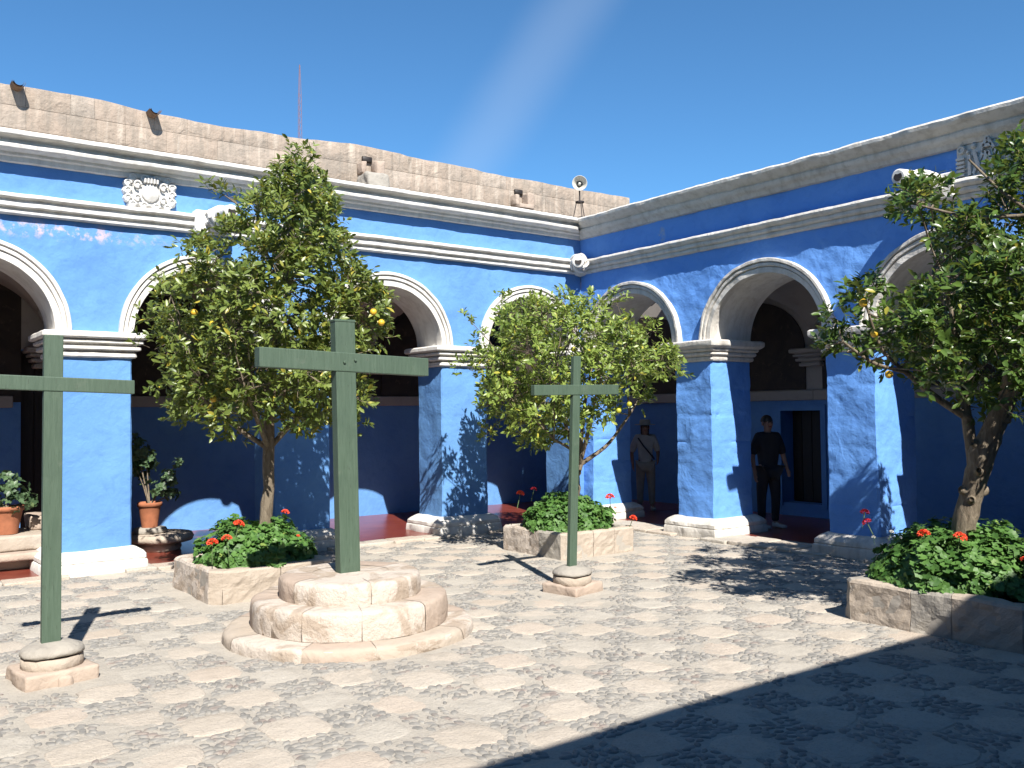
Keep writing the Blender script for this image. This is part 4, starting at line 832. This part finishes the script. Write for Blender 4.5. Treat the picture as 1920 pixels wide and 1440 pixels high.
geranium('geranium bush with red blooms in the middle planter', (7.63, 9.05), .60, .58, .44, .27, 3200, 4, [(8.02, 8.72, .66, .058, 'petal'), (7.08, 9.4, .72, .052, 'petal'), (7.46, 9.6, .74, .042, 'petal_dark'), (8.17, 8.45, .40, .05, 'petal'), (7.95, 8.55, .54, .02, 'petal')])
geranium('big leafy geranium bush with scarlet blooms at the right', (7.60, 3.93), .64, .74, .47, .29, 5200, 6, [(7.12, 4.50, .79, .040, 'petal_pink'), (7.22, 4.58, .86, .038, 'petal_dark'), (7.10, 3.98, .74, .052, 'petal'), (7.22, 3.74, .73, .052, 'petal'), (7.28, 3.28, .60, .032, 'petal'), (7.02, 4.38, .68, .018, 'petal_white'), (7.10, 4.26, .73, .02, 'petal_white')])

# ------------------------------------------------------------------ orange trees
LEAFV = np.array([(0, 0, 0), (.30, .17, .03), (.30, 0, -.02), (.30, -.17, .03), (.66, .18, .00), (.66, 0, -.05), (.66, -.18, .00), (1, 0, -.14)])
LEAFF = [[0, 2, 1], [0, 3, 2], [1, 2, 5, 4], [2, 3, 6, 5], [4, 5, 7], [5, 6, 7]]
def tree(label, loc, trunk, limbs, blobs, leaf_len, density, mat, seed, fruits, fmat='fruit', knots=0, gap=-.32, rmax=1.0):
    rr = np.random.RandomState(seed); t = thing('orange_tree', label, 'tree', loc, group='orange trees in the courtyard'); L0 = np.array(loc)
    pts, rad = np.array([q[:3] for q in trunk])-L0, [q[3] for q in trunk]
    # resample
    def smooth_path(p_, r_, n):
        tt = np.linspace(0, 1, len(p_)); s = np.linspace(0, 1, n)
        P2 = np.stack([np.interp(s, tt, p_[:, k]) for k in range(3)], -1)
        for it in range(3): P2[1:-1] = (P2[:-2]+2*P2[1:-1]+P2[2:])/4
        return P2, np.interp(s, tt, r_)
    P2, R2 = smooth_path(pts, rad, 22); P2[1:-1] += rr.randn(20, 3)*.006; V, Fc = tube(P2, R2, 14, seed, .12); tr = obj('trunk', V, Fc, M['bark'], t, True)
    for k in range(knots):
        i = rr.randint(3, 19); a = rr.uniform(2.4, 5.6); d = np.array([math.cos(a), math.sin(a), .25]); r_ = R2[i]
        V, Fc = tube([P2[i]+d*r_*.6, P2[i]+d*r_*1.15, P2[i]+d*(r_*1.3)], [r_*.5, r_*.40, r_*.22], 10, k, .15); obj('knot', V, Fc, M['bark'], tr, True)
    B = np.array(blobs); tips = []
    for (start, r0, targets) in limbs:
        S_ = np.array(start)-L0
        for (tx, r1) in targets:
            E_ = np.array(tx)-L0; mid_ = (S_+E_)/2+rr.randn(3)*.05+[0, 0, -.03]; P3, R3 = smooth_path(np.array([S_, mid_, E_]), [r0, (r0+r1)/2, r1], 12)
            V, Fc = tube(P3, R3, 8, seed+3, .1); obj('branch', V, Fc, M['bark'], t, True); tips.append(P3)
    tips = np.concatenate(tips+[P2[10:]])
    # twigs: each starts on the nearest limb side of its clump and ends on the clump's skin
    pos, nrm_, size, upd, tint = [], [], [], [], []; tw = MB()
    ctr_all = B[:, :3].mean(0)
    for bi, (x, y, z, r) in enumerate(B):
        c = np.array([x, y, z])-L0; n = max(4, int(density*r*r*100)); out_ = (np.array([x, y, z])-ctr_all); out_ /= np.linalg.norm(out_)+1e-9; clump_t = rr.uniform(-.12, .12)
        j = np.argmin(np.sum((tips-c)**2, 1)); near = tips[j]
        V, Fc = tube([near, (near+c)/2+rr.randn(3)*.03, c], [.009, .006, .003], 5); tw.add(V, Fc)
        dd_ = rr.randn(n, 3)+out_*.45+[0, 0, .35]; dd_ /= np.linalg.norm(dd_, axis=1)[:, None]; qq_ = c+dd_*r*rr.uniform(.4, rmax, n)[:, None]; kk_ = (fbm(qq_+L0, 3.4, 2, seed) > gap) | (r < .17)
        for k in range(n):
            if not kk_[k]: continue
            d = dd_[k]; q = qq_[k]; tl = rr.uniform(.06, .13)
            dirn = d*.7+rr.randn(3)*.35+[0, 0, .35]; dirn /= np.linalg.norm(dirn); e = q+dirn*tl
            if k % 3 == 0: V, Fc = tube([c+(q-c)*.35, q, e], [.004, .003, .0015], 3, caps=False); tw.add(V, Fc)
            m_ = rr.randint(6, 10); ct = clump_t+rr.uniform(-.1, .1)
            for i in range(m_):
                s_ = (i+.5)/m_; side = rr.randn(3); side -= dirn*(side@dirn); side /= np.linalg.norm(side)+1e-9
                axis = dirn*(.35+.5*s_)+side*(1.0-.35*s_)+[0, 0, .05]; axis /= np.linalg.norm(axis)
                up = dirn*.9-axis*(dirn@axis)+np.array([0, -.10, .35])+rr.randn(3)*.22
                pos.append(q+dirn*tl*s_); upd.append(axis); nrm_.append(up); size.append(leaf_len*rr.uniform(.6, 1.15)); 
                tv = rr.beta(2.2, 2.2)+ct; tint.append((.90+.1*rr.rand()) if rr.rand() < .05 else min(.86, max(0, tv)))
    scatter_leaves('crown', np.array(pos), np.array(nrm_), size, LEAFV, LEAFF, M[mat], t, np.array(tint), rr, updir=np.array(upd))
    o = tw.obj('twigs', M['bark'], t); o['kind'] = 'stuff'
    fm = None
    for (x, y, z) in fruits:
        if fm is None:
            V, Fc = lathe([(.001, -.033), (.014, -.031), (.027, -.020), (.034, 0), (.029, .018), (.016, .030), (.004, .032)], 12); fm = mesh_data('fruit', V, Fc, M[fmat], True)
        put('fruit', fm, t, (x-L0[0], y-L0[1], z-L0[2]), (rr.randn()*.3, rr.randn()*.3, 0))
    return t
T1F = [(2.768, 8.921, 2.812), (3.104, 8.622, 4.089), (3.08, 8.664, 3.464), (2.83, 8.855, 3.322), (2.912, 8.819, 2.695), (3.423, 8.44, 2.677), (3.653, 8.269, 2.674), (3.139, 8.655, 2.567), (3.726, 8.222, 2.491), (2.927, 8.836, 1.965), (4.175, 7.876, 2.797), (4.239, 7.833, 2.692), (3.204, 8.632, 1.935), (3.709, 8.2, 3.377), (3.337, 8.496, 2.887)]
tree('tall conical orange tree with yellowing leaves behind the large cross', (3.57, 9.2, .26), [(3.57, 9.2, .25, .075), (3.60, 9.2, .7, .062), (3.62, 9.18, 1.2, .06), (3.63, 9.15, 1.7, .055), (3.62, 9.1, 2.4, .05), (3.68, 9.05, 3.2, .035), (3.85, 9.0, 3.9, .022), (3.90, 8.98, 4.5, .008)],
     [((3.62, 9.17, 1.45), .032, [((2.95, 9.3, 2.0), .012), ((3.2, 8.7, 2.05), .012), ((4.25, 8.9, 2.1), .012)]), ((3.63, 9.14, 1.9), .03, [((2.8, 9.5, 2.7), .01), ((4.4, 8.7, 2.7), .012), ((3.5, 9.95, 2.5), .01)]), ((3.63, 9.08, 2.6), .025, [((3.0, 9.2, 3.3), .008), ((4.3, 9.0, 3.3), .009), ((3.5, 8.4, 3.1), .008)]), ((3.68, 9.05, 3.2), .02, [((3.3, 9.2, 4.0), .006), ((4.1, 9.2, 4.1), .007)])],
     B1, .088, 7.2, 'leaf_a', 21, [T1F[0], T1F[4], T1F[10], T1F[11], T1F[9]], gap=-.30)
T2F = [(7.241, 8.466, 2.568), (7.801, 8.077, 1.883), (7.55, 8.272, 1.644), (7.696, 8.157, 1.806), (6.893, 8.703, 3.131), (6.611, 8.946, 2.281)]
tree('low spreading orange tree in front of the corner of the arcades', (7.70, 9.05, .26), [(7.70, 9.05, .25, .055), (7.74, 9.06, .6, .05), (7.78, 9.06, .95, .046), (7.82, 9.05, 1.12, .044)],
     [((7.82, 9.05, 1.10), .034, [((8.45, 8.75, 1.75), .016), ((7.35, 9.0, 1.45), .014), ((7.7, 9.4, 2.2), .016), ((7.75, 8.6, 2.1), .014), ((8.0, 8.95, 2.5), .014)]), ((8.45, 8.75, 1.75), .016, [((8.75, 8.5, 2.4), .007), ((8.3, 8.6, 2.6), .007)]), ((7.35, 9.0, 1.45), .014, [((6.6, 8.95, 2.0), .006), ((6.95, 9.5, 2.4), .006), ((7.0, 8.5, 2.4), .006)]), ((7.7, 9.4, 2.2), .014, [((7.5, 9.3, 3.1), .005), ((8.1, 9.4, 3.0), .005)])],
     B2, .088, 6.6, 'leaf_b', 22, T2F, 'fruit_green')
tree('dark orange tree with thick leaning trunk at the right edge', (7.55, 3.90, .28), [(7.50, 3.91, .27, .118), (7.50, 3.85, .70, .098), (7.50, 3.76, 1.05, .09), (7.50, 3.67, 1.38, .10), (7.52, 3.55, 1.66, .08), (7.55, 3.42, 1.95, .06)],
     [((7.50, 3.71, 1.25), .055, [((7.48, 3.76, 1.72), .042)]), ((7.48, 3.76, 1.72), .038, [((7.15, 4.1, 2.1), .022), ((7.3, 3.8, 2.7), .02)]), ((7.54, 3.48, 1.85), .055, [((7.55, 3.25, 2.35), .04), ((7.95, 3.6, 2.5), .03)]), ((7.15, 4.1, 2.1), .018, [((6.65, 4.35, 2.35), .010), ((6.75, 4.2, 2.65), .008)]), ((7.55, 3.25, 2.35), .04, [((7.5, 3.2, 3.3), .018), ((7.9, 3.1, 2.9), .018), ((8.5, 3.2, 2.6), .016)]), ((7.5, 3.2, 3.3), .016, [((7.3, 3.6, 3.8), .008), ((7.1, 4.0, 3.5), .008), ((7.9, 3.4, 4.0), .007)]), ((7.3, 3.8, 2.7), .016, [((7.05, 3.8, 3.1), .006), ((6.9, 3.7, 2.9), .007)])],
     B3, .088, 6.6, 'leaf_c', 23, [(7.257, 3.398, 2.521), (6.421, 4.015, 2.625), (6.494, 3.97, 2.386), (6.867, 4.079, 2.074)], knots=7)

# ------------------------------------------------------------------ potted plants and stone seats in the walks
def pot(label, plant_label, x, y, z, r, h, plant, seed):
    t = thing('flower_pot', label, 'flower pot', (x, y, z), group='terracotta pots')
    V, Fc = lathe([(r*.66, 0), (r*.80, h*.45), (r*.93, h*.82), (r*.94, h*.83), (r*1.04, h*.84), (r*1.05, h*.98), (r*1.0, h), (r*.90, h*.99), (r*.86, h*.8)], 32, caps=False); V = np.concatenate([V, [[0, 0, 0.001]]]); k = len(V)-1
    obj('pot_body', V[:-1], Fc, M['terracotta'], t, True)
    V, Fc = lathe([(r*.67, -.001), (.01, -.001)], 16, caps=False); obj('pot_foot', V, Fc, M['terracotta'], t)
    V, Fc = lathe([(r*.90, h*.86), (r*.4, h*.89), (.01, h*.90)], 16, caps=False); obj('soil', V, Fc, M['soil'], t)
    p_ = thing('potted_plant', plant_label, 'plant', (x, y, z+h*.88)); rr = np.random.RandomState(seed); b = MB()
    pos, nr, sz, up = [], [], [], []
    for (cx, cy, cz, rad, n) in plant:
        for k in range(n):
            d = rr.randn(3)+[0, 0, .25]; d /= np.linalg.norm(d); q = np.array([cx, cy, cz])+d*rad*rr.uniform(.4, 1)
            for i in range(6):      # a whorl of leaves
                a = i*1.047+rr.rand()*.3; e1 = np.cross(d, [.1, .3, 1]); e1 /= np.linalg.norm(e1); e2 = np.cross(d, e1); ax = e1*math.cos(a)+e2*math.sin(a)+d*.35
                pos.append(q); nr.append(d-ax*.3+rr.randn(3)*.15); up.append(ax); sz.append(rr.uniform(.055, .085))
        V, Fc = tube([(0, 0, -.02), (cx*.5, cy*.5, cz*.55), (cx, cy, cz)], [.012, .010, .006], 5); b.add(V, Fc)
    OB = LEAFV*[1, 1.5, 1]; scatter_leaves('foliage', np.array(pos), np.array(nr), sz, OB, LEAFF, M['pot_leaf'], p_, rr.beta(2, 2, len(pos)), rr, updir=np.array(up))
    b.obj('stems', M['bark'], p_, True)
def stone(name, label, x0, x1, y0, y1, z0, z1, m, rnd=.04, seed=1):
    V, Fc = bbox(x0, x1, y0, y1, z0, z1, rnd, sub=.12, amp=.018, seed=seed); c = np.array([(x0+x1)/2, (y0+y1)/2, z0]); o = obj(name, V-c, Fc, M[m], None, True, loc=tuple(c)); return o
def bench(label, c, slabs):
    t = thing('stone_bench', label, 'stone bench', c)
    for k, (x0, x1, y0, y1, z0, z1) in enumerate(slabs):
        V, Fc = bbox(x0, x1, y0, y1, z0, z1, .03, sub=.12, amp=.02, seed=k+3); obj('slab', V-np.array(c), Fc, M[['sillar_pink', 'sillar', 'sillar_pink', 'sillar'][k % 4]], t, True)
bench('stepped stone bench inside the leftmost arch under a pot', (1.2, 12.2, .03), [(.25, 2.05, 11.80, 12.9, .15, .24), (.25, 2.0, 11.98, 12.9, .24, .42), (1.88, 2.12, 12.45, 12.9, .42, .60), (.3, 1.95, 12.0, 12.8, .03, .16)])
pot('terracotta pot on the stone bench at the left edge', 'low grey green plant in the leftmost terracotta pot', 1.60, 12.28, .425, .185, .33, [(-.12, 0, .17, .15, 16), (.10, -.05, .20, .16, 20), (.22, 0, .08, .10, 10), (0, .05, .33, .13, 14), (-.25, .02, .2, .15, 14), (.04, -.12, .06, .12, 10)], 41)
t = thing('stone_bench', 'curved stone slab seat beside the second pier under a pot', 'stone bench', (3.42, 12.55, .03))
V, Fc = lathe([(.34, 0), (.36, .04), (.34, .12)], 30, (0, 0), .012, 4); obj('support', V*[.8, 1, 1], Fc, M['sillar'], t, True)
V, Fc = lathe([(.30, .11), (.48, .12), (.50, .17), (.47, .22), (.01, .235)], 40, (0, 0), .012, 8); obj('slab', V*[.9, .9, 1], Fc, M['sillar'], t, True)
V, Fc = lathe([(.20, .22), (.22, .25), (.20, .30), (.01, .305)], 24, (-.10, 0), .01, 9); obj('slab', V, Fc, M['sillar_grey'], t, True)
pot('terracotta pot on a curved stone slab beside the second pier', 'tall dark plant in the pot beside the second pier', 3.31, 12.55, .335, .15, .33, [(-.12, .15, .45, .22, 30), (-.15, .1, .75, .2, 26), (.12, -.05, .20, .12, 12), (.22, -.08, .33, .12, 14), (.27, -.05, .12, .11, 10), (.34, -.05, .55, .06, 4), (-.02, .1, .6, .18, 18)], 42)
pot('terracotta pot half hidden behind the large cross post', 'small plant in the pot behind the large cross post', 5.62, 13.0, .03, .14, .28, [(0, 0, .2, .12, 12), (0, 0, .38, .08, 8)], 43)
pot('terracotta pot in the dark walk behind the right tree', 'dark bushy plant in the walk behind the right tree', 10.98, 4.25, .03, .2, .35, [(0, 0, .3, .3, 30), (.1, .1, .6, .28, 26), (-.15, 0, .55, .25, 20)], 44)
# ------------------------------------------------------------------ loudspeaker on its stand, radio mast
lx, ly, lz = 10.72, 12.3, 5.925
t = thing('loudspeaker', 'round horn loudspeaker on a thin tripod above the roof corner', 'loudspeaker', (lx, ly, 4.78))
def horn_obj(nm, prof, mat, par, n=28):
    V, Fc = lathe(prof, n, caps=False); a = math.radians(14); d = np.array([-.62, -.78, -.05]); d /= np.linalg.norm(d); x_ = np.cross([0, 0, 1], d); x_ /= np.linalg.norm(x_); y_ = np.cross(d, x_)
    W = (V[:, :1]*x_+V[:, 1:2]*y_+V[:, 2:3]*d)*.72+[0, 0, lz-4.78]; return obj(nm, W, Fc, mat, par, True)
hb = horn_obj('horn', [(.185, .115), (.19, .12), (.188, .128), (.178, .12), (.14, .05), (.085, -.02), (.06, -.08), (.062, -.09), (.10, -.09), (.12, -.05), (.175, .08), (.19, .118)], M['horn'], t)
horn_obj('horn_throat', [(.058, -.075), (.075, -.02), (.01, -.06)], M['horn_in'], hb); horn_obj('phase_plug', [(.035, -.05), (.035, .05), (.02, .065), (.001, .068)], M['horn'], hb, 14)
horn_obj('driver', [(.06, -.09), (.06, -.20), (.045, -.22), (.001, -.22)], M['horn'], hb, 18)
V, Fc = tube([(0, 0, lz-4.78-.12), (0, 0, .82)], .014, 8); obj('stem', V, Fc, M['iron'], t)
V, Fc = lathe([(.01, .80), (.08, .80), (.08, .825), (.01, .83)], 12); obj('top_plate', V, Fc, M['iron'], t)
for k in range(3):
    a = 2.2+k*2.094; V, Fc = tube([(math.cos(a)*.065, math.sin(a)*.065, .80), (math.cos(a)*.24, math.sin(a)*.24, -.01)], .008, 6); obj('leg', V, Fc, M['iron'], t)
    a2 = a+2.094; V, Fc = tube([(math.cos(a)*.125, math.sin(a)*.125, .53), (math.cos(a2)*.125, math.sin(a2)*.125, .53)], .006, 6); obj('brace', V, Fc, M['iron'], t)
t = thing('radio_mast', 'thin lattice radio mast far behind the stone wall', 'mast', (30.4, 70, 0))
for k in range(3):
    a = k*2.094; V, Fc = tube([(math.cos(a)*.34, math.sin(a)*.34, 0), (math.cos(a)*.15, math.sin(a)*.15, 28), (math.cos(a)*.03, math.sin(a)*.03, 30.9)], .022, 5); obj('leg', V, Fc, M['mast'], t)
b = MB()
for i in range(52):
    z = i*.55; z2 = z+.55; r0, r1 = .34-.19*z/28, .34-.19*z2/28
    for k in range(3): a, a2 = k*2.094, k*2.094+2.094; V, Fc = tube([(math.cos(a)*r0, math.sin(a)*r0, z), (math.cos(a2)*r1, math.sin(a2)*r1, z2)], .011, 3); b.add(V, Fc)
o = b.obj('lattice_bracing', M['mast'], t); o['kind'] = 'stuff'

# ------------------------------------------------------------------ people in the shaded walk
def skin_mesh(name, verts, edges, radii, mat, parent, root=0, sub=1):
    me = bpy.data.meshes.new(name); bm = bmesh.new(); lay = bm.verts.layers.skin.verify(); vs_ = []
    for i, (v, r) in enumerate(zip(verts, radii)):
        q = bm.verts.new(v); r = r if isinstance(r, tuple) else (r, r); q[lay].radius = r; q[lay].use_root = (i == root); vs_.append(q)
    for a, b_ in edges: bm.edges.new((vs_[a], vs_[b_]))
    bm.to_mesh(me); bm.free(); me.materials.append(mat); o = put(name, me, parent)
    m1 = o.modifiers.new('skin', 'SKIN'); m1.use_smooth_shade = True; m2 = o.modifiers.new('sub', 'SUBSURF'); m2.levels = sub+1; m2.render_levels = sub+1
    return o
def person(label, loc, facing, h, tops, trousers, hat, shoes, armpose, female):
    t = thing('person', label, 'person', loc, (0, 0, facing)); s = h/1.75
    J = dict(pelvis=(0, 0, .93), waist=(0, .0, 1.08), chest=(0, .01, 1.28), neckb=(0, .0, 1.45), neck=(0, .0, 1.50), jaw=(0, -.015, 1.565), head=(0, -.005, 1.64), crown=(0, .005, 1.70), nose=(0, -.10, 1.61))
    for sd_, sn in ((-1, 'l'), (1, 'r')):
        k = armpose[0 if sd_ < 0 else 1]
        J.update({'sh'+sn: (sd_*.17, .0, 1.42), 'el'+sn: (sd_*(.25+k[0]), k[1], 1.13), 'wr'+sn: (sd_*(.25+k[2]), k[3], k[4]), 'hip'+sn: (sd_*.09, 0, .88), 'kn'+sn: (sd_*.11, -.03*sd_, .50), 'an'+sn: (sd_*.12, .02, .08), 'toe'+sn: (sd_*.145, -.17, .03)})
        w = np.array(J['wr'+sn]); e = np.array(J['el'+sn]); d = (w-e)/np.linalg.norm(w-e); pl = w+d*.08; J['pm'+sn] = tuple(pl)
        for f in range(4): J['f%d%s' % (f, sn)] = tuple(pl+d*(.03)+np.array([0, (f-1.5)*.019, 0])); J['g%d%s' % (f, sn)] = tuple(pl+d*(.062+.008*(f in (1, 2)))+np.array([-sd_*.015, (f-1.5)*.020, 0]))
        J['t0'+sn] = tuple(w+d*.035+np.array([0, -.035, 0])); J['t1'+sn] = tuple(w+d*.07+np.array([0, -.052, 0]))
    names = list(J); ix = {n: i for i, n in enumerate(names)}
    Rr = dict(pelvis=(.155, .11), waist=(.135 if not female else .115, .095), chest=(.165 if not female else .14, .11), neckb=.065, neck=.055, jaw=(.062, .075), head=(.076, .095), crown=(.06, .075), nose=.013)
    def rad(n):
        if n in Rr: return Rr[n]
        b_ = n[:-1]; return {'sh': .06, 'el': .042, 'wr': .027, 'hip': .10, 'kn': .058, 'an': .040, 'toe': .035, 'pm': (.022, .038)}.get(b_, .0085)
    E_ = [('pelvis', 'waist'), ('waist', 'chest'), ('chest', 'neckb'), ('neckb', 'neck'), ('neck', 'jaw'), ('jaw', 'head'), ('head', 'crown'), ('head', 'nose')]
    for sn in 'lr':
        E_ += [('chest', 'sh'+sn), ('sh'+sn, 'el'+sn), ('el'+sn, 'wr'+sn), ('wr'+sn, 'pm'+sn), ('pelvis', 'hip'+sn), ('hip'+sn, 'kn'+sn), ('kn'+sn, 'an'+sn), ('an'+sn, 'toe'+sn), ('wr'+sn, 't0'+sn), ('t0'+sn, 't1'+sn)]
        for f in range(4): E_ += [('pm'+sn, 'f%d%s' % (f, sn)), ('f%d%s' % (f, sn), 'g%d%s' % (f, sn))]
    P_ = [tuple(np.array(J[n])*s) for n in names]; sc_ = lambda r: tuple(np.array(r)*s) if isinstance(r, tuple) else r*s
    skin_mesh('body', P_, [(ix[a], ix[b_]) for a, b_ in E_], [sc_(rad(n)) for n in names], M['skin'], t)
    def wear(nm, keys, edges, grow, mat, par=t):
        vv = [tuple(np.array(J[k])*s) for k in keys]; ii = {k: i for i, k in enumerate(keys)}
        rr_ = [tuple(q*s+grow for q in (rad(k) if isinstance(rad(k), tuple) else (rad(k),)*2)) for k in keys]; return skin_mesh(nm, vv, [(ii[a], ii[b_]) for a, b_ in edges], rr_, mat, par)
    wear('shirt', ['waist', 'pelvis', 'chest', 'neckb', 'shl', 'shr', 'ell', 'elr'], [('pelvis', 'waist'), ('waist', 'chest'), ('chest', 'neckb'), ('chest', 'shl'), ('chest', 'shr'), ('shl', 'ell'), ('shr', 'elr')], .024, tops)
    wear('trousers', ['pelvis', 'hipl', 'hipr', 'knl', 'knr', 'anl', 'anr'], [('pelvis', 'hipl'), ('pelvis', 'hipr'), ('hipl', 'knl'), ('hipr', 'knr'), ('knl', 'anl'), ('knr', 'anr')], .020, trousers)
    for sd_ in (-1, 1):
        V, Fc = bbox(sd_*.135-.048, sd_*.135+.048, -.215, .075, 0, .085, .03, sub=.06); k = V[:, 1] < -.1; V[k, 2] *= .7; obj('shoe', V*s, Fc, shoes, t, True)
        V, Fc = lathe([(.001, -.009), (.008, -.006), (.0115, 0), (.008, .006), (.001, .009)], 10); obj('eye', (V+[sd_*.030, -.088, 1.637])*s, Fc, M['hair'], t, True)
        V, Fc = bbox(sd_*.082-.01, sd_*.082+.01, -.02, .025, 1.59, 1.655, .008); obj('ear', V*s, Fc, M['skin'], t)
    V, Fc = bbox(-.022, .022, -.088, -.078, 1.572, 1.582, .003); obj('mouth', V*s, Fc, M['petal_dark'], t)
    th = np.linspace(0, math.pi*.52, 9); prof = [(math.sin(a)*.098, math.cos(a)*.105) for a in th]; V, Fc = lathe(prof[::-1], 20, caps=False); V = V*[.9, 1.08, 1]+[0, .018, 1.655]; obj('hair', V*s, Fc, M['hair'], t, True)
    if female: V, Fc = bbox(-.085, .085, .02, .115, 1.48, 1.68, .035, sub=.08); obj('hair', V*s, Fc, M['hair'], t, True)
    if hat:
        V, Fc = lathe([(.205, -.022), (.20, -.012), (.108, .0), (.104, .06), (.085, .088), (.001, .095)], 30, caps=False); V = V*[1, 1, 1]+[0, 0, 1.70]; obj('sun_hat', V*s, Fc, M['straw'], t, True)
        V, Fc = tube([(-.14, -.09, 1.42), (-.05, -.145, 1.28), (.08, -.135, 1.12), (.17, -.02, 1.0), (.10, .13, 1.15), (-.06, .135, 1.35), (-.13, .02, 1.47)], .014, 6); obj('shoulder_strap', V*s, Fc, M['bag'], t, True)
    return t
person('woman in white tee shirt and pale sun hat standing in the corner walk', (11.60, 11.62, .032), math.radians(-42), 1.58, M['tee'], M['pale_cloth'], True, M['shoe'], ((.02, .05, .0, -.05, .90), (.0, -.02, -.02, -.16, 1.0)), True)
person('man in black clothes and pale shoes standing beside the dark doorway', (11.20, 8.64, .03), math.radians(-20), 1.68, M['black_cloth'], M['black_cloth'], False, M['shoe'], ((.01, .03, .0, -.02, .86), (.02, .0, .0, -.14, .92)), False)
